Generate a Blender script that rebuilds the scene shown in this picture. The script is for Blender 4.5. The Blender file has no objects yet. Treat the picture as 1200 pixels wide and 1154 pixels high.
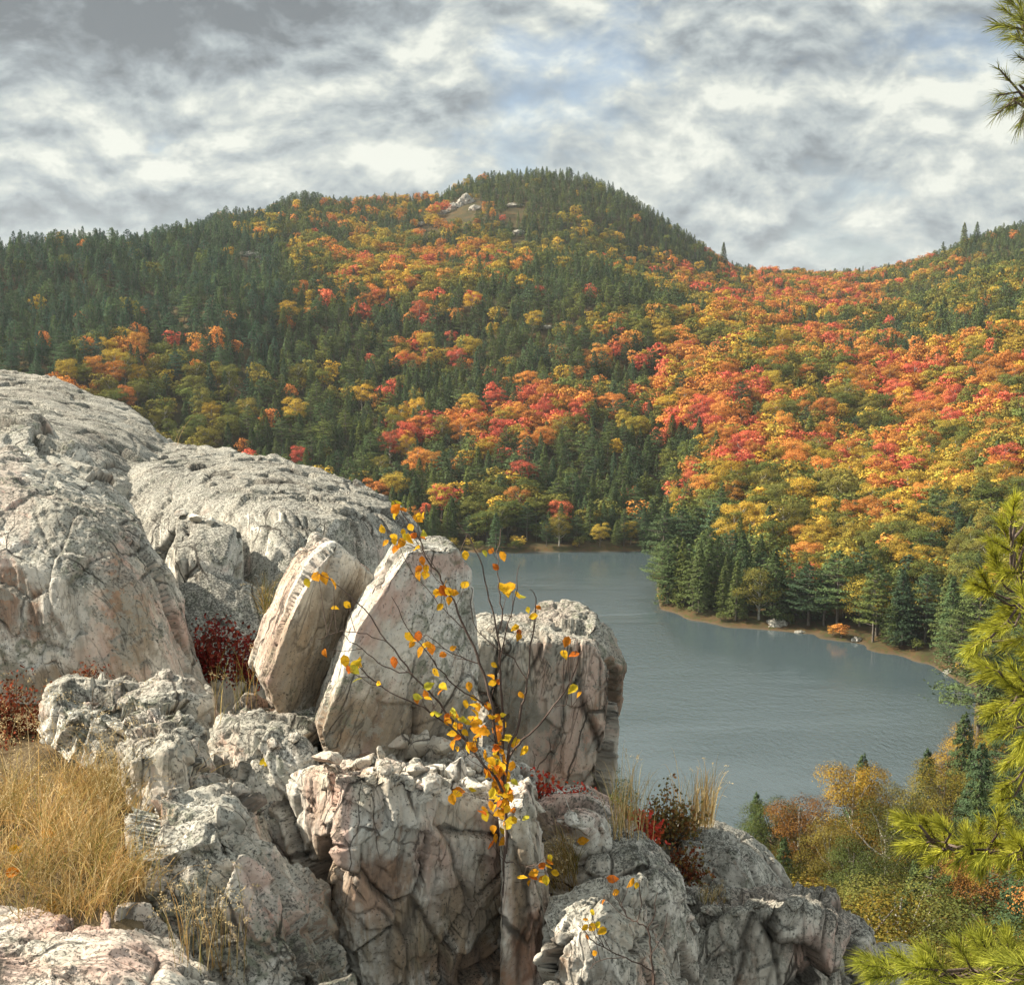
import bpy, bmesh, math, random
import numpy as np
from mathutils import Vector, Matrix

random.seed(7)
RNG = np.random.default_rng(11)
scene = bpy.context.scene
COL = scene.collection

# ------------------------------------------------------------ camera, sky, sun
F = 1450.0                      # focal length in photograph pixels (1200 x 1154)
TH = math.atan(177.0 / F)       # camera pitch below the horizon
CH, SH = math.cos(TH), math.sin(TH)
H = 62.0                        # eye above the lake
camd = bpy.data.cameras.new("camera")
cam = bpy.data.objects.new("camera", camd)
COL.objects.link(cam)
cam.location = (0, 0, H)
cam.rotation_euler = (math.pi / 2 - TH, 0, 0)
camd.sensor_width = 36
camd.sensor_fit = 'HORIZONTAL'
camd.lens = F / 1200 * 36
camd.clip_start = 0.1
camd.clip_end = 20000
scene.camera = cam

SUN_EL = math.radians(38)
SUN_AZ = math.radians(-77)      # measured from +Y (view direction) towards +X
world = bpy.data.worlds.new("World")
scene.world = world
world.use_nodes = True


def nd(nt, kind, **kw):
    n = nt.nodes.new(kind)
    for k, v in kw.items():
        if k.startswith('i_'):
            n.inputs[int(k[2:])].default_value = v
        else:
            setattr(n, k, v)
    return n


def lk(nt, a, b):
    nt.links.new(a, b)


def mth(nt, op, a, b=None, c=None, clamp=False):
    n = nt.nodes.new('ShaderNodeMath')
    n.operation = op
    n.use_clamp = clamp
    for i, v in enumerate((a, b, c)):
        if v is None:
            continue
        if isinstance(v, (int, float)):
            n.inputs[i].default_value = v
        else:
            nt.links.new(v, n.inputs[i])
    return n.outputs[0]


def mixc(nt, f, a, b, mode='MIX'):
    n = nt.nodes.new('ShaderNodeMix')
    n.data_type = 'RGBA'
    n.blend_type = mode
    n.clamp_factor = True
    for i, v in ((0, f), (6, a), (7, b)):
        if isinstance(v, (int, float)):
            n.inputs[i].default_value = v
        elif isinstance(v, (tuple, list)):
            n.inputs[i].default_value = tuple(v) + ((1,) if len(v) == 3 else ())
        else:
            nt.links.new(v, n.inputs[i])
    return n.outputs[2]


def ramp(nt, fac, stops, interp='LINEAR'):
    n = nt.nodes.new('ShaderNodeValToRGB')
    cr = n.color_ramp
    cr.interpolation = interp
    while len(cr.elements) < len(stops):
        cr.elements.new(0.5)
    for e, (p, c) in zip(cr.elements, stops):
        e.position = p
        e.color = (c, c, c, 1) if isinstance(c, (int, float)) else tuple(c) + (1,)
    nt.links.new(fac, n.inputs[0])
    return n.outputs[0]


def noise(nt, vec, scale, detail=4, rough=0.55, dist=0.0):
    n = nt.nodes.new('ShaderNodeTexNoise')
    n.inputs['Scale'].default_value = scale
    n.inputs['Detail'].default_value = detail
    n.inputs['Roughness'].default_value = rough
    n.inputs['Distortion'].default_value = dist
    nt.links.new(vec, n.inputs['Vector'])
    return n.outputs[0]


def mapping(nt, vec, scale=(1, 1, 1), loc=(0, 0, 0), rot=(0, 0, 0)):
    n = nt.nodes.new('ShaderNodeMapping')
    n.inputs['Scale'].default_value = scale
    n.inputs['Location'].default_value = loc
    n.inputs['Rotation'].default_value = rot
    nt.links.new(vec, n.inputs['Vector'])
    return n.outputs[0]


def pixdir(px, py):
    u, v = (px - 600) / F, (577 - py) / F
    d = Vector((u, CH + v * SH, -SH + v * CH))
    return d.normalized()


def build_world():
    nt = world.node_tree
    nt.nodes.clear()
    out = nd(nt, 'ShaderNodeOutputWorld')
    sky = nd(nt, 'ShaderNodeTexSky', sky_type='NISHITA', sun_disc=False)
    sky.sun_elevation = SUN_EL
    sky.sun_rotation = SUN_AZ
    sky.air_density = 1.0
    sky.dust_density = 1.5
    bg1 = nd(nt, 'ShaderNodeBackground')
    bg1.inputs[1].default_value = 0.085
    lk(nt, sky.outputs[0], bg1.inputs[0])
    tc = nd(nt, 'ShaderNodeTexCoord')
    d = tc.outputs['Generated']
    sep = nd(nt, 'ShaderNodeSeparateXYZ')
    lk(nt, d, sep.inputs[0])
    x, y, z = sep.outputs
    # flat cloud deck seen in perspective: direction divided by its rise
    zz = mth(nt, 'ADD', mth(nt, 'MAXIMUM', z, 0.0), 0.28)
    cx = mth(nt, 'DIVIDE', x, zz)
    cy = mth(nt, 'DIVIDE', y, zz)
    cmb = nd(nt, 'ShaderNodeCombineXYZ')
    lk(nt, cx, cmb.inputs[0]); lk(nt, cy, cmb.inputs[1])
    cmb.inputs[2].default_value = 3.1
    p = cmb.outputs[0]
    n1 = noise(nt, mapping(nt, p, (1.0, 1.0, 1), (2.3, 0.4, 0)), 1.5, 8, 0.55, 0.2)
    n2 = noise(nt, mapping(nt, p, (1.6, 2.6, 1), (7.7, 3.1, 2)), 1.6, 8, 0.55, 0.25)
    # heaped clouds: billows warped by a slow drift, lit from above
    wn = nd(nt, 'ShaderNodeTexNoise'); wn.inputs['Scale'].default_value = 7.0; wn.inputs['Detail'].default_value = 3
    lk(nt, d, wn.inputs['Vector'])
    wsc = nd(nt, 'ShaderNodeVectorMath', operation='SCALE'); wsc.inputs['Scale'].default_value = 0.05
    lk(nt, wn.outputs[1], wsc.inputs[0])
    wadd = nd(nt, 'ShaderNodeVectorMath', operation='ADD')
    lk(nt, d, wadd.inputs[0]); lk(nt, wsc.outputs[0], wadd.inputs[1])
    dw = wadd.outputs[0]

    def puffs(dz, det):
        m_ = mapping(nt, dw, (1, 1, 1.7), (0, 0, dz))
        big = noise(nt, m_, 6.8, det, 0.62)
        v = nd(nt, 'ShaderNodeTexVoronoi', feature='F1')
        v.normalize = True
        v.inputs['Scale'].default_value = 10.0
        v.inputs['Detail'].default_value = 2.0 if det > 6 else 1.0
        v.inputs['Roughness'].default_value = 0.55
        lk(nt, m_, v.inputs['Vector'])
        bil = mth(nt, 'SUBTRACT', 0.80, v.outputs['Distance'])
        return mth(nt, 'ADD', mth(nt, 'MULTIPLY', big, 0.72), mth(nt, 'MULTIPLY', bil, 0.34))
    n3 = puffs(0, 7)
    relief = mth(nt, 'SUBTRACT', n3, puffs(0.022, 5))
    nb = noise(nt, mapping(nt, d, (4, 4, 10), (3.2, 5, 1)), 1.1, 3, 0.5, 0.1)

    def blob(px, py, sx, sy, amp):
        c = pixdir(px, py)
        ax = mth(nt, 'MULTIPLY', mth(nt, 'SUBTRACT', x, c.x), F / sx)
        az = mth(nt, 'MULTIPLY', mth(nt, 'SUBTRACT', z, c.z), F / sy)
        r2 = mth(nt, 'ADD', mth(nt, 'MULTIPLY', ax, ax), mth(nt, 'MULTIPLY', az, az))
        g = mth(nt, 'POWER', 2.718, mth(nt, 'MULTIPLY', r2, -1.0))
        front = mth(nt, 'GREATER_THAN', y, 0.0)
        return mth(nt, 'MULTIPLY', mth(nt, 'MULTIPLY', g, front), amp)

    def addall(base, blobs):
        for b in blobs:
            base = mth(nt, 'ADD', base, blob(*b))
        return base
    # cover: 1 = cloud, 0 = open blue
    cov = mth(nt, 'ADD', mth(nt, 'MULTIPLY', n1, 0.35), mth(nt, 'MULTIPLY', n3, 0.65))
    cov = mth(nt, 'ADD', cov, 0.105)
    cov = addall(cov, [(585, 50, 90, 36, -0.13), (940, 295, 130, 22, -0.10), (330, 60, 60, 30, -0.05),
                       (150, 25, 260, 60, 0.25)])
    cover = ramp(nt, cov, [(0.48, 0.30), (0.585, 1.0)])
    # tone of the cloud: grey undersides to bright tops
    t = mth(nt, 'ADD', mth(nt, 'MULTIPLY', n2, 0.3), mth(nt, 'ADD', mth(nt, 'MULTIPLY', n3, 0.35), mth(nt, 'MULTIPLY', nb, 0.35)))
    t = mth(nt, 'ADD', t, mth(nt, 'MULTIPLY', relief, 1.5))
    t = mth(nt, 'MULTIPLY_ADD', t, 1.55, -0.3)
    t = addall(t, [(70, 0, 240, 52, -0.36), (300, 4, 110, 30, -0.14), (60, 225, 210, 55, -0.06),
                   (130, 130, 130, 32, 0.05), (860, 160, 220, 45, -0.05), (960, 90, 150, 22, -0.05),
                   (1100, 108, 120, 20, 0.10), (800, 235, 60, 20, 0.09), (620, 150, 200, 50, 0.05),
                   (20, 130, 60, 60, 0.08), (1120, 235, 150, 20, 0.05)])
    ccol = ramp(nt, t, [(0.18, (0.20, 0.225, 0.245)), (0.36, (0.34, 0.385, 0.41)), (0.47, (0.48, 0.535, 0.545)),
                        (0.57, (0.62, 0.66, 0.63)), (0.70, (0.88, 0.90, 0.81))])
    bg2 = nd(nt, 'ShaderNodeBackground')
    lk(nt, ccol, bg2.inputs[0])
    # clouds above the view made brighter, as added fill light
    lk(nt, ramp(nt, z, [(0.30, 0.455), (0.62, 0.74)]), bg2.inputs[1])
    mx = nd(nt, 'ShaderNodeMixShader')
    lk(nt, cover, mx.inputs[0]); lk(nt, bg1.outputs[0], mx.inputs[1]); lk(nt, bg2.outputs[0], mx.inputs[2])
    lk(nt, mx.outputs[0], out.inputs[0])


build_world()
world.cycles.sampling_method = 'MANUAL'
world.cycles.sample_map_resolution = 256
sund = bpy.data.lights.new("sun", 'SUN')
sund.energy = 5.0
sund.angle = math.radians(0.6)
sund.color = (1.0, 0.90, 0.74)
sun = bpy.data.objects.new("sun", sund)
COL.objects.link(sun)
sdir = Vector((math.sin(SUN_AZ) * math.cos(SUN_EL), math.cos(SUN_AZ) * math.cos(SUN_EL), math.sin(SUN_EL)))
sun.rotation_euler = sdir.to_track_quat('Z', 'Y').to_euler()
sun.location = (0, 0, 90)
scene.view_settings.view_transform = 'Standard'
scene.view_settings.look = 'None'
scene.view_settings.exposure = 1.15
scene.view_settings.gamma = 1.0
scene.render.engine = 'CYCLES'
scene.cycles.use_adaptive_sampling = True
scene.cycles.adaptive_threshold = 0.02
scene.cycles.max_bounces = 6
scene.cycles.diffuse_bounces = 3
scene.cycles.glossy_bounces = 2
scene.cycles.transmission_bounces = 3
scene.cycles.transparent_max_bounces = 4
scene.cycles.volume_bounces = 0
scene.cycles.caustics_reflective = False
scene.cycles.caustics_refractive = False


# ------------------------------------------------------------ helpers
def P(px, py, Y):
    """Point at horizontal distance Y (metres along +Y) seen at photo pixel px, py."""
    u, v = (px - 600) / F, (577 - py) / F
    dy = CH + v * SH
    k = Y / dy
    return Vector((u * k, Y, H + (-SH + v * CH) * k))


def proj(X):
    """numpy (n,3) world -> photo pixel x, y, depth"""
    r = X - np.array([0, 0, H])
    f = r[:, 1] * CH - r[:, 2] * SH
    up = r[:, 1] * SH + r[:, 2] * CH
    return 600 + F * r[:, 0] / f, 577 - F * up / f, f


def tag(o, label=None, cat=None, group=None, kind=None):
    if label: o['label'] = label
    if cat: o['category'] = cat
    if group: o['group'] = group
    if kind: o['kind'] = kind
    return o


def mesh_obj(name, verts, faces, mat=None, parent=None, smooth=False, mats=None, midx=None, link=True):
    me = bpy.data.meshes.new(name)
    verts = np.asarray(verts, dtype=np.float32)
    if isinstance(faces, np.ndarray):
        nf, k = faces.shape
        me.vertices.add(len(verts))
        me.vertices.foreach_set('co', verts.ravel())
        me.loops.add(nf * k)
        me.loops.foreach_set('vertex_index', faces.astype(np.int32).ravel())
        me.polygons.add(nf)
        me.polygons.foreach_set('loop_start', (np.arange(nf) * k).astype(np.int32))
        me.update(calc_edges=True)
    else:
        me.from_pydata([tuple(v) for v in verts], [], faces)
    for m in (mats or ([mat] if mat else [])):
        me.materials.append(m)
    if midx is not None:
        me.polygons.foreach_set('material_index', np.asarray(midx, dtype=np.int32))
    if smooth:
        me.polygons.foreach_set('use_smooth', np.ones(len(me.polygons), dtype=bool))
    o = bpy.data.objects.new(name, me)
    if link:
        COL.objects.link(o)
    if parent:
        o.parent = parent
    return o


def empty(name, loc):
    o = bpy.data.objects.new(name, None)
    COL.objects.link(o)
    o.location = loc
    o.empty_display_size = 0.2
    return o


def hash3(ix, iy, iz, s=0):
    h = (ix.astype(np.int64) * 374761393 + iy.astype(np.int64) * 668265263 + iz.astype(np.int64) * 2147483647 + s * 974634777) & 0xFFFFFFFF
    h = ((h ^ (h >> 13)) * 1274126177) & 0xFFFFFFFF
    h = ((h ^ (h >> 16)) * 2246822519) & 0xFFFFFFFF
    h = h ^ (h >> 15)
    return (h & 0xFFFFFF) / float(0x1000000)


def vnoise(p, s=0):
    """value noise -1..1, p (n,3)"""
    i = np.floor(p).astype(np.int64)
    f = p - i
    f = f * f * f * (f * (f * 6 - 15) + 10)
    r = np.zeros(len(p))
    for dx in (0, 1):
        wx = f[:, 0] if dx else 1 - f[:, 0]
        for dy in (0, 1):
            wy = f[:, 1] if dy else 1 - f[:, 1]
            for dz in (0, 1):
                wz = f[:, 2] if dz else 1 - f[:, 2]
                r += wx * wy * wz * hash3(i[:, 0] + dx, i[:, 1] + dy, i[:, 2] + dz, s)
    return r * 2 - 1


def fbm(p, o=4, s=0, g=0.5):
    a, r, t = 1.0, 0, 0
    q = p.copy()
    for k in range(o):
        r = r + a * vnoise(q, s + k)
        t += a
        a *= g
        q = q * 2.03 + 17.3
    return r / t


def worley(p, s=0):
    """F1, F2, random id of the nearest cell, offset from its centre"""
    i = np.floor(p).astype(np.int64)
    f1 = np.full(len(p), 9.0); f2 = np.full(len(p), 9.0); cid = np.zeros(len(p)); off = np.zeros((len(p), 3))
    for dx in (-1, 0, 1):
        for dy in (-1, 0, 1):
            for dz in (-1, 0, 1):
                a, b, c = i[:, 0] + dx, i[:, 1] + dy, i[:, 2] + dz
                v = np.stack([p[:, 0] - a - hash3(a, b, c, s), p[:, 1] - b - hash3(a, b, c, s + 1), p[:, 2] - c - hash3(a, b, c, s + 2)], 1)
                d = np.sqrt((v * v).sum(1))
                m = d < f1
                f2 = np.where(m, f1, np.minimum(f2, d))
                cid = np.where(m, hash3(a, b, c, s + 5), cid)
                off[m] = v[m]
                f1 = np.where(m, d, f1)
    return f1, f2, cid, off


def facet(cid, off, cell, stretch):
    """height of a randomly tilted plane in every cell, metres"""
    a = cid * 6.2832 * 7; b = np.cos(cid * 6.2832 * 13)
    r = np.sqrt(1 - b * b)
    return (off[:, 0] * r * np.cos(a) + off[:, 1] * r * np.sin(a) + off[:, 2] * b * stretch * 0.6) * cell


def sstep(a, b, x):
    t = np.clip((x - a) / (b - a), 0, 1)
    return t * t * (3 - 2 * t)


def new_mat(name):
    m = bpy.data.materials.new(name)
    m.use_nodes = True
    nt = m.node_tree
    nt.nodes.clear()
    out = nd(nt, 'ShaderNodeOutputMaterial')
    return m, nt, out


def objcoord(nt):
    return nd(nt, 'ShaderNodeTexCoord').outputs['Object']


def poscoord(nt):
    return nd(nt, 'ShaderNodeNewGeometry').outputs['Position']
# ------------------------------------------------------------ land and lake
def row_slope(py):
    v = (577 - py) / F
    return (-SH + v * CH) / (CH + v * SH)     # dz / dY


def zrow(py, Y):
    return H + row_slope(py) * Y


def depth0(py, z=0.0):
    return (z - H) / row_slope(py)


YN = 150.0      # near shore
NEAR = [(2, 58.0), (9, 56.0), (14, 48), (40, 30), (90, 14), (YN - 12, 1.6), (YN, 0.0)]


def column(shore_py, rd, rpy, mids=(), back=0.55):
    ys = depth0(shore_py)
    k = list(NEAR) + [(YN + 10, -2.5), (ys - 9, -2.5), (ys, 0.0), (ys + 2.5, 1.0), (ys + 12, 1.8)]
    zr = zrow(rpy, rd)
    k += [(d, zrow(p, d)) for d, p in mids]
    k += [(rd, zr), (rd * 1.15, zr * 0.86), (rd * 1.6, zr * back), (2600, 20), (6000, 0)]
    return k


LANDR = [(2, 58.0), (9, 56.0), (14, 48), (40, 30), (90, 15), (150, 6.0), (190, 3.5), (240, 3.5)]


def column_land(rd, rpy):
    zr = zrow(rpy, rd)
    return LANDR + [(320, 22), (rd, zr), (rd * 1.15, zr * 0.86), (rd * 1.6, zr * 0.5), (2600, 20), (6000, 0)]


COLS = {
    -900: column(647, 600, 306), -300: column(647, 600, 310), 0: column(647, 620, 314, [(470, 430)]),
    120: column(647, 660, 299, [(470, 440)]), 200: column(647, 720, 286, [(480, 450)]), 260: column(647, 820, 266, [(560, 360)]),
    350: column(647, 900, 237, [(560, 390), (700, 312)]), 450: column(647, 950, 238, [(560, 410), (720, 318)]),
    515: column(647, 950, 236, [(560, 410), (720, 320)]), 555: column(647, 960, 216, [(560, 410), (740, 312)]),
    620: column(647, 960, 211, [(560, 400), (740, 305)]), 670: column(647, 960, 214, [(560, 390), (760, 298)]),
    715: column(646, 960, 228, [(560, 395), (760, 310)]), 765: column(645, 960, 256, [(560, 405), (760, 330)]),
    780: column(715, 960, 268, [(345, 652), (375, 640), (560, 405), (760, 335)]),
    815: column(727, 960, 290, [(310, 690), (560, 410), (760, 345)]),
    850: column(732, 980, 318, [(560, 415), (760, 352)]), 900: column(738, 1000, 324, [(540, 430), (760, 358)]),
    950: column(744, 1000, 327, [(520, 445), (760, 366)]),
    1000: column(752, 1000, 327, [(500, 460)]), 1050: column(765, 1000, 317, [(480, 470)]), 1090: column(778, 980, 304),
    1120: column(788, 960, 291), 1150: column(806, 950, 281), 1172: column_land(950, 276), 1250: column_land(940, 262),
    1500: column_land(900, 235), 2100: column_land(900, 235),
}

NY = 560
LY = np.concatenate([np.linspace(2, 90, 60)[:-1], np.linspace(90, 1100, NY), np.geomspace(1104, 9000, 50)])
KX = np.array(sorted(COLS))
prof = np.stack([np.interp(LY, [a for a, b in COLS[k]], [b for a, b in COLS[k]]) for k in KX])
# smooth along depth where far from shore
ker = np.exp(-np.linspace(-2, 2, 21) ** 2); ker /= ker.sum()
sm = np.stack([np.convolve(np.pad(r, 10, mode='edge'), ker, mode='valid') for r in prof])
wsm = sstep(3, 15, prof) * sstep(100, 200, LY)[None, :]
prof = prof * (1 - wsm) + sm * wsm
UX = np.linspace(-900, 2100, 601)
grid = np.empty((len(UX), len(LY)))
for j in range(len(LY)):
    grid[:, j] = np.interp(UX, KX, prof[:, j])
k2 = np.exp(-np.linspace(-2, 2, 9) ** 2); k2 /= k2.sum()
sg = np.stack([np.convolve(np.pad(grid[:, j], 4, mode='edge'), k2, mode='valid') for j in range(len(LY))], axis=1)
w2 = sstep(2, 10, grid)
grid = grid * (1 - w2) + sg * w2
CX = (UX - 600) / F
GX = CX[:, None] * LY[None, :]
GY = np.broadcast_to(LY[None, :], GX.shape)


def land_noise(x, y):
    p = np.stack([x.ravel() / 130.0, y.ravel() / 130.0, np.zeros(x.size)], 1)
    p2 = np.stack([x.ravel() / 35.0, y.ravel() / 35.0, np.ones(x.size)], 1)
    return (fbm(p, 3, 40) * 11 + fbm(p2, 2, 50) * 2.6).reshape(x.shape)


edge = sstep(6, 45, grid) * sstep(190, 330, GY) * (1 - 0.55 * sstep(820, 900, GY))
grid = grid + land_noise(GX, GY) * edge
shore_w = sstep(160, 200, GY) * (1 - sstep(1, 4, np.abs(grid)))
grid = grid + 0.8 * fbm(np.stack([GX.ravel() / 9, GY.ravel() / 9, np.zeros(GX.size)], 1), 2, 60).reshape(GX.shape) * shore_w


def ground_z(x, y):
    c = x / y
    i = np.clip(np.interp(c, CX, np.arange(len(CX))), 0, len(CX) - 1.001)
    j = np.clip(np.interp(y, LY, np.arange(len(LY))), 0, len(LY) - 1.001)
    i0 = i.astype(int); j0 = j.astype(int); fi = i - i0; fj = j - j0
    return ((1 - fi) * (1 - fj) * grid[i0, j0] + fi * (1 - fj) * grid[i0 + 1, j0]
            + (1 - fi) * fj * grid[i0, j0 + 1] + fi * fj * grid[i0 + 1, j0 + 1])


def build_land():
    m, nt, out = new_mat("forest floor")
    p = poscoord(nt)
    n = noise(nt, p, 0.12, 8, 0.65)
    n2 = noise(nt, p, 1.3, 6, 0.6)
    c = mixc(nt, ramp(nt, n, [(0.4, 0.0), (0.6, 1.0)]), (0.045, 0.04, 0.02), (0.10, 0.06, 0.028))
    c = mixc(nt, ramp(nt, n2, [(0.5, 0.0), (0.62, 1.0)]), c, (0.05, 0.06, 0.02))
    # bare sandy, rusty rim just above the water
    sep = nd(nt, 'ShaderNodeSeparateXYZ'); lk(nt, p, sep.inputs[0])
    rim = mth(nt, 'MULTIPLY', ramp(nt, mth(nt, 'ADD', sep.outputs[2], mth(nt, 'MULTIPLY', n2, 0.9)), [(0.05, 0.0), (0.3, 1.0), (0.6, 0.8), (0.75, 0.0)]), 0.7)
    c = mixc(nt, rim, c, mixc(nt, n2, (0.06, 0.045, 0.03), (0.15, 0.11, 0.075)))
    b = nd(nt, 'ShaderNodeBsdfPrincipled')
    lk(nt, c, b.inputs['Base Color'])
    b.inputs['Roughness'].default_value = 0.95
    b.inputs['Specular IOR Level'].default_value = 0.1
    lk(nt, b.outputs[0], out.inputs[0])
    nx, ny = grid.shape
    v = np.stack([GX, GY, grid], 2).reshape(-1, 3)
    idx = np.arange(nx * ny).reshape(nx, ny)
    f = np.stack([idx[:-1, :-1], idx[1:, :-1], idx[1:, 1:], idx[:-1, 1:]], 2).reshape(-1, 4)
    o = mesh_obj("terrain", v, f, m, smooth=True)
    tag(o, kind='structure')


def build_lake():
    m, nt, out = new_mat("lake water")
    p = poscoord(nt)
    b = nd(nt, 'ShaderNodeBsdfPrincipled')
    b.inputs['Base Color'].default_value = (0.056, 0.078, 0.086, 1)
    b.inputs['IOR'].default_value = 1.5
    r1 = noise(nt, mapping(nt, p, (1, 0.55, 1), (0, 0, 0), (0, 0, 0.25)), 1.1, 4, 0.6)
    r2 = noise(nt, mapping(nt, p, (1, 0.5, 1), (5, 3, 0), (0, 0, -0.3)), 3.2, 3, 0.6)
    gust = noise(nt, mapping(nt, p, (0.6, 1.6, 1)), 0.02, 4, 0.6, 0.4)
    g = ramp(nt, gust, [(0.40, 0.22), (0.60, 1.0)])
    sepx = nd(nt, 'ShaderNodeSeparateXYZ'); lk(nt, p, sepx.inputs[0])
    lee = nd(nt, 'ShaderNodeAttribute', attribute_name='open_water').outputs['Fac']
    hgt = mth(nt, 'MULTIPLY', mth(nt, 'ADD', r1, mth(nt, 'MULTIPLY', r2, 0.45)), mth(nt, 'MULTIPLY', g, lee))
    bp = nd(nt, 'ShaderNodeBump')
    bp.inputs['Strength'].default_value = 1.0
    bp.inputs['Distance'].default_value = 0.30
    lk(nt, hgt, bp.inputs['Height'])
    lk(nt, bp.outputs[0], b.inputs['Normal'])
    b.inputs['Roughness'].default_value = 0.12
    lk(nt, b.outputs[0], out.inputs[0])
    xs = np.concatenate([[-1400, -700], np.arange(-300, 301, 3.0), [500, 700]])
    ys = np.concatenate([[60], np.arange(120, 420, 3.0), [600, 900]])
    X, Y = np.meshgrid(xs, ys, indexing='ij')
    lee = np.zeros(X.shape)
    for k in range(2, 64, 4):        # shelter of the wooded banks beyond and beside
        gz = ground_z(X, Y + k) > 0.2
        lee = np.maximum(lee, gz * (1 - k / 64.0))
        if k < 30:
            gz = ground_z(X - k, Y) > 0.2
            lee = np.maximum(lee, gz * (1 - k / 30.0))
    idx = np.arange(X.size).reshape(X.shape)
    f = np.stack([idx[:-1, :-1], idx[1:, :-1], idx[1:, 1:], idx[:-1, 1:]], 2).reshape(-1, 4)
    o = mesh_obj("lake", np.stack([X, Y, 0 * X], 2).reshape(-1, 3), f, m)
    at = o.data.attributes.new('open_water', 'FLOAT', 'POINT')
    at.data.foreach_set('value', (1 - 0.9 * sstep(0.05, 0.75, lee)).astype(np.float32).ravel())
    tag(o, kind='structure')


build_land()
build_lake()
# ------------------------------------------------------------ forest
def leaf_mat(name, source, trans=0.22, varia=0.38):
    m, nt, out = new_mat(name)
    if source == 'object':
        col = nd(nt, 'ShaderNodeObjectInfo').outputs['Color']
    else:
        a = nd(nt, 'ShaderNodeAttribute', attribute_type='INSTANCER', attribute_name='tint')
        col = a.outputs['Color']
    g = nd(nt, 'ShaderNodeNewGeometry')
    rnd = g.outputs['Random Per Island']
    hsv = nd(nt, 'ShaderNodeHueSaturation')
    lk(nt, col, hsv.inputs['Color'])
    n = noise(nt, g.outputs['Position'], 0.35, 3, 0.6)
    lk(nt, mth(nt, 'ADD', 0.485, mth(nt, 'MULTIPLY', rnd, 0.03)), hsv.inputs['Hue'])
    hsv.inputs['Saturation'].default_value = 1.0
    val = mth(nt, 'ADD', 1 - varia, mth(nt, 'MULTIPLY', rnd, 2 * varia))
    val = mth(nt, 'MULTIPLY', val, mth(nt, 'ADD', 0.6, mth(nt, 'MULTIPLY', n, 0.8)))
    lk(nt, val, hsv.inputs['Value'])
    d = nd(nt, 'ShaderNodeBsdfDiffuse')
    t = nd(nt, 'ShaderNodeBsdfTranslucent')
    lk(nt, hsv.outputs[0], d.inputs[0]); lk(nt, hsv.outputs[0], t.inputs[0])
    mx = nd(nt, 'ShaderNodeMixShader')
    mx.inputs[0].default_value = trans
    lk(nt, d.outputs[0], mx.inputs[1]); lk(nt, t.outputs[0], mx.inputs[2])
    lk(nt, mx.outputs[0], out.inputs[0])
    return m


def bark_mat(name, c1, c2, sc=1.0):
    m, nt, out = new_mat(name)
    p = objcoord(nt)
    n = noise(nt, mapping(nt, p, (6 * sc, 6 * sc, 1.2 * sc)), 2.0, 6, 0.65, 0.4)
    b = nd(nt, 'ShaderNodeBsdfDiffuse')
    bp = nd(nt, 'ShaderNodeBump'); bp.inputs['Distance'].default_value = 0.03 / sc
    lk(nt, n, bp.inputs['Height']); lk(nt, bp.outputs[0], b.inputs['Normal'])
    lk(nt, mixc(nt, ramp(nt, n, [(0.4, 0.0), (0.62, 1.0)]), c1, c2), b.inputs[0])
    lk(nt, b.outputs[0], out.inputs[0])
    return m


LEAF_O = leaf_mat("tree foliage", 'object')
LEAF_I = leaf_mat("forest foliage", 'instancer')
BARK_G = bark_mat("grey bark", (0.10, 0.085, 0.07), (0.22, 0.19, 0.16))
BARK_W = bark_mat("birch bark", (0.55, 0.52, 0.46), (0.30, 0.27, 0.23))


def quads(C, Nrm, size, rng, aspect=0.75, jit=0.6):
    """leaf-patch quads at centres C facing Nrm with jitter"""
    n = len(C)
    N = Nrm + rng.normal(0, jit, (n, 3))
    N /= np.linalg.norm(N, axis=1)[:, None] + 1e-9
    A = np.cross(N, rng.normal(0, 1, (n, 3)))
    A /= np.linalg.norm(A, axis=1)[:, None] + 1e-9
    B = np.cross(N, A)
    s = (size * rng.uniform(0.6, 1.35, n))[:, None] * 0.5
    a = A * s; b = B * s * aspect
    bend = N * s * 0.35
    V = np.stack([C - a, C - b + bend * 0.6, C + a, C + b + bend * 0.6], 1).reshape(-1, 3)
    Fc = np.arange(4 * n).reshape(n, 4)
    return V, Fc


def tubes(lines, sides=5):
    """lines: list of (points (k,3), radii (k))"""
    V, Fq = [], []
    base = 0
    for pts, rad in lines:
        pts = np.asarray(pts, float); k = len(pts)
        T = np.gradient(pts, axis=0)
        T /= np.linalg.norm(T, axis=1)[:, None] + 1e-9
        ref = np.array([0.0, 0, 1]) if abs(T[0][2]) < 0.8 else np.array([1.0, 0, 0])
        A = np.cross(T, ref); A /= np.linalg.norm(A, axis=1)[:, None] + 1e-9
        B = np.cross(T, A)
        ang = np.arange(sides) / sides * 2 * np.pi
        ring = pts[:, None, :] + np.asarray(rad)[:, None, None] * (A[:, None, :] * np.cos(ang)[None, :, None] + B[:, None, :] * np.sin(ang)[None, :, None])
        V.append(ring.reshape(-1, 3))
        i = base + np.arange(k * sides).reshape(k, sides)
        j = np.roll(i, -1, 1)
        Fq.append(np.stack([i[:-1], j[:-1], j[1:], i[1:]], 2).reshape(-1, 4))
        base += k * sides
    return np.concatenate(V), np.concatenate(Fq)


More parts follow.
